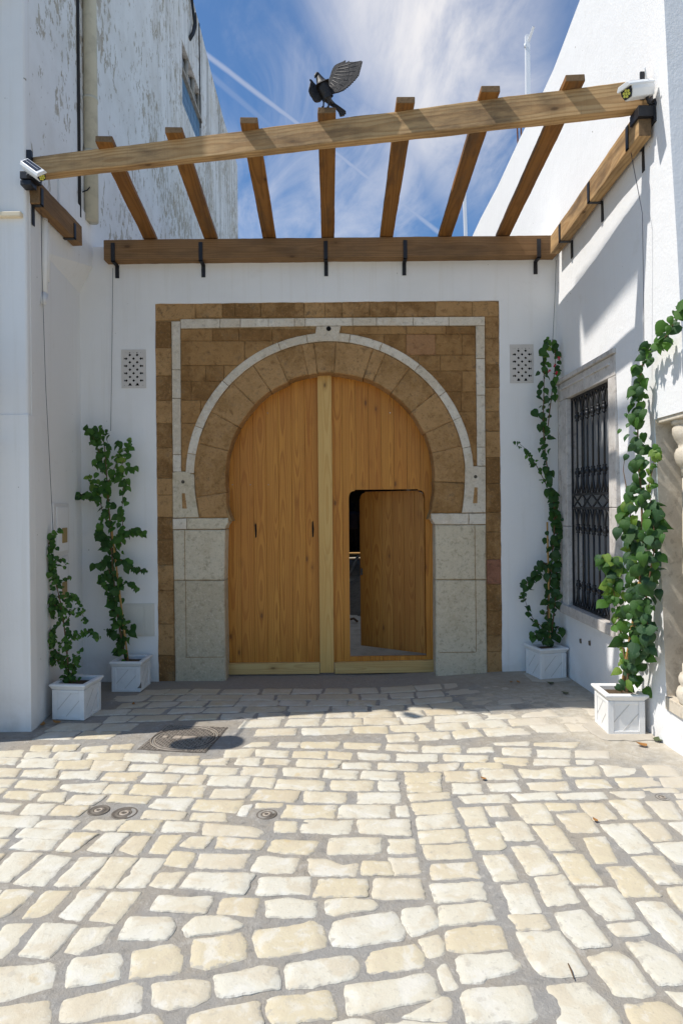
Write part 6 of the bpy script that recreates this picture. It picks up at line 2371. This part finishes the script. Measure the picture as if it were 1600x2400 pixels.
k2 = 'AABB'
climber('tall leafy climber on a cane in the rear left planter, left of the gateway', 'plant', P2(880, 1790), [
    ([P2(890, 1800), P2(850, 1600), P2(820, 1380), P2(798, 1150), P2(785, 900), P2(768, 700), P2(755, 500), P2(740, 300), P2(722, 150)], 86, 0.072, 0.048, k2, 0.010),
    ([P2(730, 420), P2(690, 300), P2(650, 210), P2(625, 165)], 17, 0.058, 0.024, 'BBA', 0.004),
    ([P2(760, 560), P2(815, 430), P2(845, 320), P2(835, 240)], 16, 0.055, 0.022, 'BBA', 0.004),
    ([P2(830, 520), P2(870, 400), P2(905, 300), P2(915, 240)], 18, 0.055, 0.022, 'BBC', 0.004),
    ([P2(830, 520), P2(890, 460), P2(965, 435)], 9, 0.052, 0.014, 'BB', 0.003),
    ([P2(740, 800), P2(690, 620), P2(650, 540), P2(625, 495)], 14, 0.052, 0.018, 'BBC', 0.004),
    ([P2(700, 650), P2(640, 640), P2(590, 635), P2(540, 640)], 15, 0.065, 0.016, 'AB', 0.004),
    ([P2(850, 1000), P2(868, 850), P2(865, 700), P2(880, 560), P2(905, 540)], 20, 0.058, 0.016, 'BBA', 0.004),
    ([P2(820, 930), P2(900, 890), P2(960, 885), P2(1012, 895)], 15, 0.058, 0.014, 'BBA', 0.004),
    ([P2(800, 1050), P2(880, 1110), P2(950, 1155), P2(1042, 1170)], 18, 0.052, 0.014, 'A', 0.004),
    ([P2(800, 1050), P2(730, 940), P2(695, 900)], 16, 0.070, 0.026, 'AA', 0.004),
    ([P2(800, 1250), P2(740, 1100), P2(690, 1150)], 12, 0.066, 0.020, 'AA', 0.004),
    ([P2(820, 1520), P2(770, 1360), P2(745, 1250), P2(720, 1200)], 10, 0.062, 0.016, 'AAB', 0.004),
    ([P2(820, 1280), P2(880, 1250), P2(930, 1270), P2(965, 1310)], 12, 0.045, 0.016, 'AB', 0.003),
    ([P2(860, 1640), P2(800, 1600), P2(760, 1590)], 10, 0.058, 0.020, 'A', 0.004),
    ([P2(860, 1640), P2(875, 1560), P2(870, 1480)], 9, 0.062, 0.016, 'A', 0.004),
], 21, (0.15, -1, 0.1), 0.009)

k3 = 'AAAD'
climber('narrow tall climber with crimson flowers in the right rear corner', 'plant', P3(450, 3080), [
    ([P3(450, 3090), P3(440, 2850), P3(445, 2650), P3(470, 2400), P3(490, 2150), P3(490, 1950), P3(450, 1720), P3(415, 1500), P3(400, 1250), P3(405, 950), P3(408, 700), P3(435, 560)], 110, 0.062, 0.026, k3, 0.009),
    ([P3(470, 3000), P3(500, 2700), P3(505, 2450), P3(515, 2200), P3(505, 1980), P3(470, 1800)], 60, 0.064, 0.022, k3, 0.007),
    ([P3(430, 1350), P3(465, 1050), P3(490, 850), P3(500, 680), P3(470, 550)], 24, 0.058, 0.016, 'AAB', 0.005),
    ([P3(425, 760), P3(420, 640), P3(450, 540)], 12, 0.045, 0.016, 'BBC', 0.003),
    ([P3(430, 1780), P3(360, 1640), P3(310, 1560), P3(250, 1470), P3(178, 1408)], 24, 0.042, 0.014, 'AB', 0.004),
    ([P3(445, 2450), P3(390, 2420), P3(320, 2510), P3(260, 2600), P3(228, 2710)], 34, 0.060, 0.022, k3, 0.005),
    ([P3(430, 3020), P3(380, 2950), P3(310, 2880), P3(265, 2790), P3(240, 2690)], 12, 0.058, 0.014, k3, 0.004),
    ([P3(470, 3060), P3(380, 3050), P3(320, 2990)], 16, 0.060, 0.024, k3, 0.004),
    ([P3(480, 3060), P3(520, 2960), P3(550, 2990)], 12, 0.058, 0.018, k3, 0.004),
], 31, (-0.45, -1, 0.1), 0.008)
pl3 = [o for o in bpy.data.objects if o.name == 'climbing_plant.002'][0]
for fx, fy_ in ((490, 768), (452, 822), (515, 835), (530, 712)):
    mb = MB()
    c_ = P3(fx, fy_, -0.06)
    rr_ = random.Random(fx)
    for k in range(7):
        d = Vector((rr_.gauss(0, 1), rr_.gauss(0, 1) - 0.5, rr_.gauss(0, 1))).normalized() * 0.018
        s = d.cross(Vector((0, 0.3, 1))).normalized() * 0.010
        mb.add([c_, c_ + d * 0.6 + s, c_ + d * 1.2, c_ + d * 0.6 - s], [(0, 1, 2, 3)])
    mb.build('flower', M['flower'], pl3)

k4 = 'DABAD'
t4 = climber('largest climber with broad round leaves beside the barred window, lit by the sun', 'plant', P4(1085, 3480), [
    ([P4(1095, 3490), P4(1130, 3200), P4(1165, 2950), P4(1195, 2700), P4(1215, 2450), P4(1225, 2200), P4(1220, 1950), P4(1205, 1700), P4(1190, 1450), P4(1188, 1200), P4(1195, 950)], 100, 0.069, 0.047, k4, 0.011),
    ([P4(1195, 950), P4(1220, 800), P4(1260, 680), P4(1320, 610), P4(1400, 560), P4(1470, 450), P4(1530, 340), P4(1585, 240)], 32, 0.069, 0.022, 'DBAB', 0.007),
    ([P4(1110, 3400), P4(1050, 3050), P4(1020, 2820), P4(985, 2650), P4(955, 2520)], 30, 0.066, 0.022, 'BCCA', 0.005),
    ([P4(1050, 2700), P4(1000, 2500), P4(960, 2400), P4(880, 2375)], 26, 0.068, 0.024, 'DBAC', 0.005),
    ([P4(1160, 3100), P4(1220, 2900), P4(1260, 2700), P4(1300, 2450), P4(1330, 2250), P4(1310, 2050), P4(1290, 1850)], 60, 0.070, 0.034, k4, 0.007),
    ([P4(1150, 3200), P4(1230, 3120), P4(1270, 2950), P4(1240, 2850)], 20, 0.070, 0.03, 'DDA', 0.005),
    ([P4(1190, 2500), P4(1130, 2300), P4(1120, 2100), P4(1140, 1900)], 30, 0.072, 0.028, 'DBAC', 0.006),
    ([P4(1270, 1800), P4(1310, 1650), P4(1335, 1520), P4(1348, 1440)], 14, 0.040, 0.014, 'BC', 0.003),
    ([P4(1120, 3300), P4(1140, 3250), P4(1180, 3180)], 8, 0.060, 0.022, 'DA', 0.003),
    ([P4(1090, 2050), P4(1112, 1950), P4(1080, 1720), P4(1068, 1640), P4(1080, 1540)], 0, 0.05, 0.01, 'A', 0.0045),
], 41, (-0.8, -1, 0.15), 0.01)
for nm, a, b, r, par in (('cane', P4(1048, 3490), P4(1205, 2580), 0.010, t4),
                         ('cane', P2(905, 1800), P2(788, 860), 0.009, [o for o in bpy.data.objects if o.name == 'climbing_plant.001'][0]),
                         ('cane', P3(455, 3090), P3(432, 2080), 0.008, pl3)):
    mb = MB()
    a, b = Vector(a), Vector(b)
    pts, rs = [], []
    for k in range(13):
        u = k / 12
        pts.append(a.lerp(b, u))
        rs.append(r * (1.15 if k % 3 == 0 else 1.0))
    mb.tube(pts, rs, 8)
    mb.build(nm, M['cane'], par)
mb = MB()
mb.tube([P4(1078, 3470), P4(1085, 3330), P4(1112, 3200)], 0.007, 6)
mb.tube([P4(1110, 3475), P4(1112, 3330), P4(1120, 3180)], 0.006, 6)
mb.build('stem', M['stem'], t4)


# ------------------------------------------------------------------ fallen leaves
def fallen(px, py, size, m, label, rot):
    p = grd(px, py)
    me = leaf_mesh('fallen_leaf', 0.8, -0.6, -0.5)
    me.materials.append(M[m])
    o = bpy.data.objects.new('fallen_leaf', me)
    C.objects.link(o)
    o.matrix_basis = Matrix.Translation((p.x, p.y, p.z + 0.006)) @ Matrix.Rotation(rot, 4, 'Z') @ Matrix.Diagonal((size, size, size, 1))
    tag(o, label, 'leaf', 'fallen leaves on the paving')


fallen(1514, 1751, 0.065, 'dryleaf', 'dry orange leaf on the dusty ground in front of the front right planter', 1.2)
fallen(1537, 1740, 0.075, 'greenleaf_fallen', 'wilted green leaf by the foot of the right wall', -0.9)
fallen(1296, 1604, 0.065, 'greenleaf_fallen', 'wilted green leaf just in front of the rear right planter', 1.6)
fallen(1330, 1628, 0.055, 'greenleaf_fallen', 'wilted green leaf between the two right planters', 1.2)
fallen(1137, 1829, 0.032, 'dryleaf', 'curled orange leaf lying in a joint among the sunlit setts', 1.0)
fallen(1398, 1928, 0.028, 'dryleaf', 'small brown leaf in a joint at right of centre among pale setts', 0.4)
fallen(1200, 1600, 0.04, 'dryleaf', 'small dry leaf on the ground near the right foot of the gateway', 2.1)
fallen(1216, 1602, 0.04, 'dryleaf', 'tiny dry leaf right of another near the right foot of the gateway', 0.3)
fallen(140, 1697, 0.06, 'dryleaf', 'brown leaf at the foot of the front left planter', 1.3)
fallen(100, 1703, 0.05, 'dryleaf', 'brown leaf between the white house corner and the front left planter', 0.3)
fallen(313, 1653, 0.035, 'dryleaf', 'small dark leaf on the shaded setts behind the manhole', 0.3)
p = grd(1335, 2275)
mb = MB()
mb.tube([grd(1330, 2262) + Vector((0, 0, .006)), grd(1337, 2280) + Vector((0, 0, .01)), grd(1344, 2299) + Vector((0, 0, .006))], [0.002, 0.003, 0.0015], 6)
tag(mb.build('twig', M['stem']), 'thin brown twig on a sunlit sett in the right foreground', 'twig')

# ------------------------------------------------------------------ passage behind the wicket
mb = MB()
nx, ny = 12, 60
vs = [(-1.6 + 4.2 * i / nx, 6.2 + 15.5 * j / ny, 0.02 + mn.noise(Vector((i * .9, j * .9, 1))) * 0.015) for j in range(ny + 1) for i in range(nx + 1)]
mb.add(vs, [(j * (nx + 1) + i, j * (nx + 1) + i + 1, (j + 1) * (nx + 1) + i + 1, (j + 1) * (nx + 1) + i) for j in range(ny) for i in range(nx)], True)
tag(mb.build('passage_floor', M['floor_in']), 'dusty floor of the passage behind the wicket', kind='structure')
ps = thing('passage', 'dark passage with an added roof seen through the open wicket', 'passage', (0.5, 12, 0))
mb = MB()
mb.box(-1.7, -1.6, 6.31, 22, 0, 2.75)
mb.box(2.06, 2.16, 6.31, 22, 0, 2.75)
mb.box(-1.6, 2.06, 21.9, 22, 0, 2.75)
mb.build('passage_wall', M['passage_shade'], ps)
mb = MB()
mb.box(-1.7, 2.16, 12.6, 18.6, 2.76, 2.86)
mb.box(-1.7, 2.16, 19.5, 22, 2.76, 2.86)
mb.build('added_shade_roof', M['passage_shade'], ps)  # unseen roof added to darken the passage, its gap lets sun in
# heap of dark sand
mb = MB()
nn = 20
vs, fs = [], []
for j in range(nn + 1):
    for i in range(nn + 1):
        x, y_ = -0.3 + 1.6 * i / nn, 9.2 + 4.2 * j / nn
        r = math.hypot((x - 0.45) / 0.75, (y_ - 11.0) / 1.9)
        h = 0.42 * max(0, 1 - r) ** 1.1 + mn.noise(Vector((x * 4, y_ * 4, 0))) * 0.05 * (1 if r < 1 else 0) + (0.04 if r < 1 else -0.05)
        vs.append((x, y_, h))
for j in range(nn):
    for i in range(nn):
        fs.append((j * (nn + 1) + i, j * (nn + 1) + i + 1, (j + 1) * (nn + 1) + i + 1, (j + 1) * (nn + 1) + i))
mb.add(vs, fs, True)
tag(mb.build('sand_heap', M['sand']), 'low heap of dark sand on the passage floor behind the wicket', 'sand heap')
# pile of planks catching the sun
t = thing('plank_pile', 'low pile of pale planks in a patch of sun at the end of the passage', 'planks', (0.2, 19, 0))
for k in range(5):
    mb = MB()
    yy = 18.75 + 0.16 * k
    mb.bar((-0.6, yy, 0.16 + 0.03 * (k % 2)), (1.4, yy + random.uniform(-.1, .1), 0.17 + 0.03 * (k % 2)), 0.14, 0.05)
    mb.build('plank', M['plank_pile'], t)
mb = MB()
for x in (-0.3, 0.9):
    mb.box(x, x + 0.1, 18.65, 19.5, 0.0, 0.14)
mb.build('bearer', M['passage_shade'], t)
mb = MB()
a, b = at(819, 1346, 14.2), at(839, 1302, 14.4)
mb.tube([a, b], 0.035, 8)
tag(mb.build('pole', M['frame_grey']), 'pale wooden pole leaning inside the passage', 'pole')
mb = MB()
a, b = at(821, 1463, 8.75), at(837, 1473, 8.6)
a.z = b.z = 0.05
mb.tube([a, a.lerp(b, .5) + Vector((0, 0.05, 0.02)), b], 0.016, 6)
tag(mb.build('stick', M['stem']), 'crooked brown stick lying on the passage floor', 'stick')
# a person standing at the far end, back in the dark
YP = 20.3
pt = thing('person', 'person in a dark shirt and black trousers standing deep in the passage', 'person', (0.36, YP, 0))


def hp(x, z, dy=0):
    return Vector((0.36 + x, YP + dy, z))


nodes = [(hp(0, 0.95), (0.15, 0.11)), (hp(0, 1.15), (0.14, 0.10)), (hp(0, 1.36), (0.17, 0.11)), (hp(0, 1.45), (0.12, 0.085)), (hp(0, 1.52), 0.055), (hp(0, 1.60, -.02), 0.085), (hp(0, 1.70, -.01), 0.088),
         (hp(-0.19, 1.42), 0.06), (hp(-0.25, 1.16), 0.045), (hp(-0.26, 0.93, -.06), 0.036), (hp(-0.26, 0.85, -.08), 0.03),
         (hp(0.19, 1.42), 0.06), (hp(0.25, 1.16), 0.045), (hp(0.26, 0.93, -.06), 0.036), (hp(0.26, 0.85, -.08), 0.03),
         (hp(-0.09, 0.85), 0.088), (hp(-0.10, 0.48), 0.062), (hp(-0.10, 0.1), 0.045), (hp(-0.10, 0.05, -0.12), 0.04),
         (hp(0.09, 0.85), 0.088), (hp(0.10, 0.48), 0.062), (hp(0.10, 0.1), 0.045), (hp(0.10, 0.05, -0.12), 0.04)]
edges = [(0, 1), (1, 2), (2, 3), (3, 4), (4, 5), (5, 6), (3, 7), (7, 8), (8, 9), (9, 10), (3, 11), (11, 12), (12, 13), (13, 14), (0, 15), (15, 16), (16, 17), (17, 18), (0, 19), (19, 20), (20, 21), (21, 22)]
skin_body('body', nodes, edges, M['trousers'], pt, 1)
mb = MB()
mb.lathe([(0.185, 0.90), (0.18, 1.0), (0.165, 1.15), (0.19, 1.36), (0.20, 1.42), (0.12, 1.485), (0.07, 1.5)], (0.36, YP, 0), 20)
o = mb.build('shirt', M['shirt'], pt)
for s in (-1, 1):
    mb = MB()
    mb.tube([hp(s * 0.15, 1.43), hp(s * 0.22, 1.36), hp(s * 0.26, 1.16)], [0.085, 0.078, 0.07], 10)
    mb.build('sleeve', M['shirt'], pt)
mb = MB()
mb.lathe([(0.05, 1.52), (0.08, 1.56), (0.095, 1.62), (0.09, 1.70), (0.05, 1.76)], (0.36, YP - 0.0, 0), 14)
mb.build('hair', M['trousers'], pt)
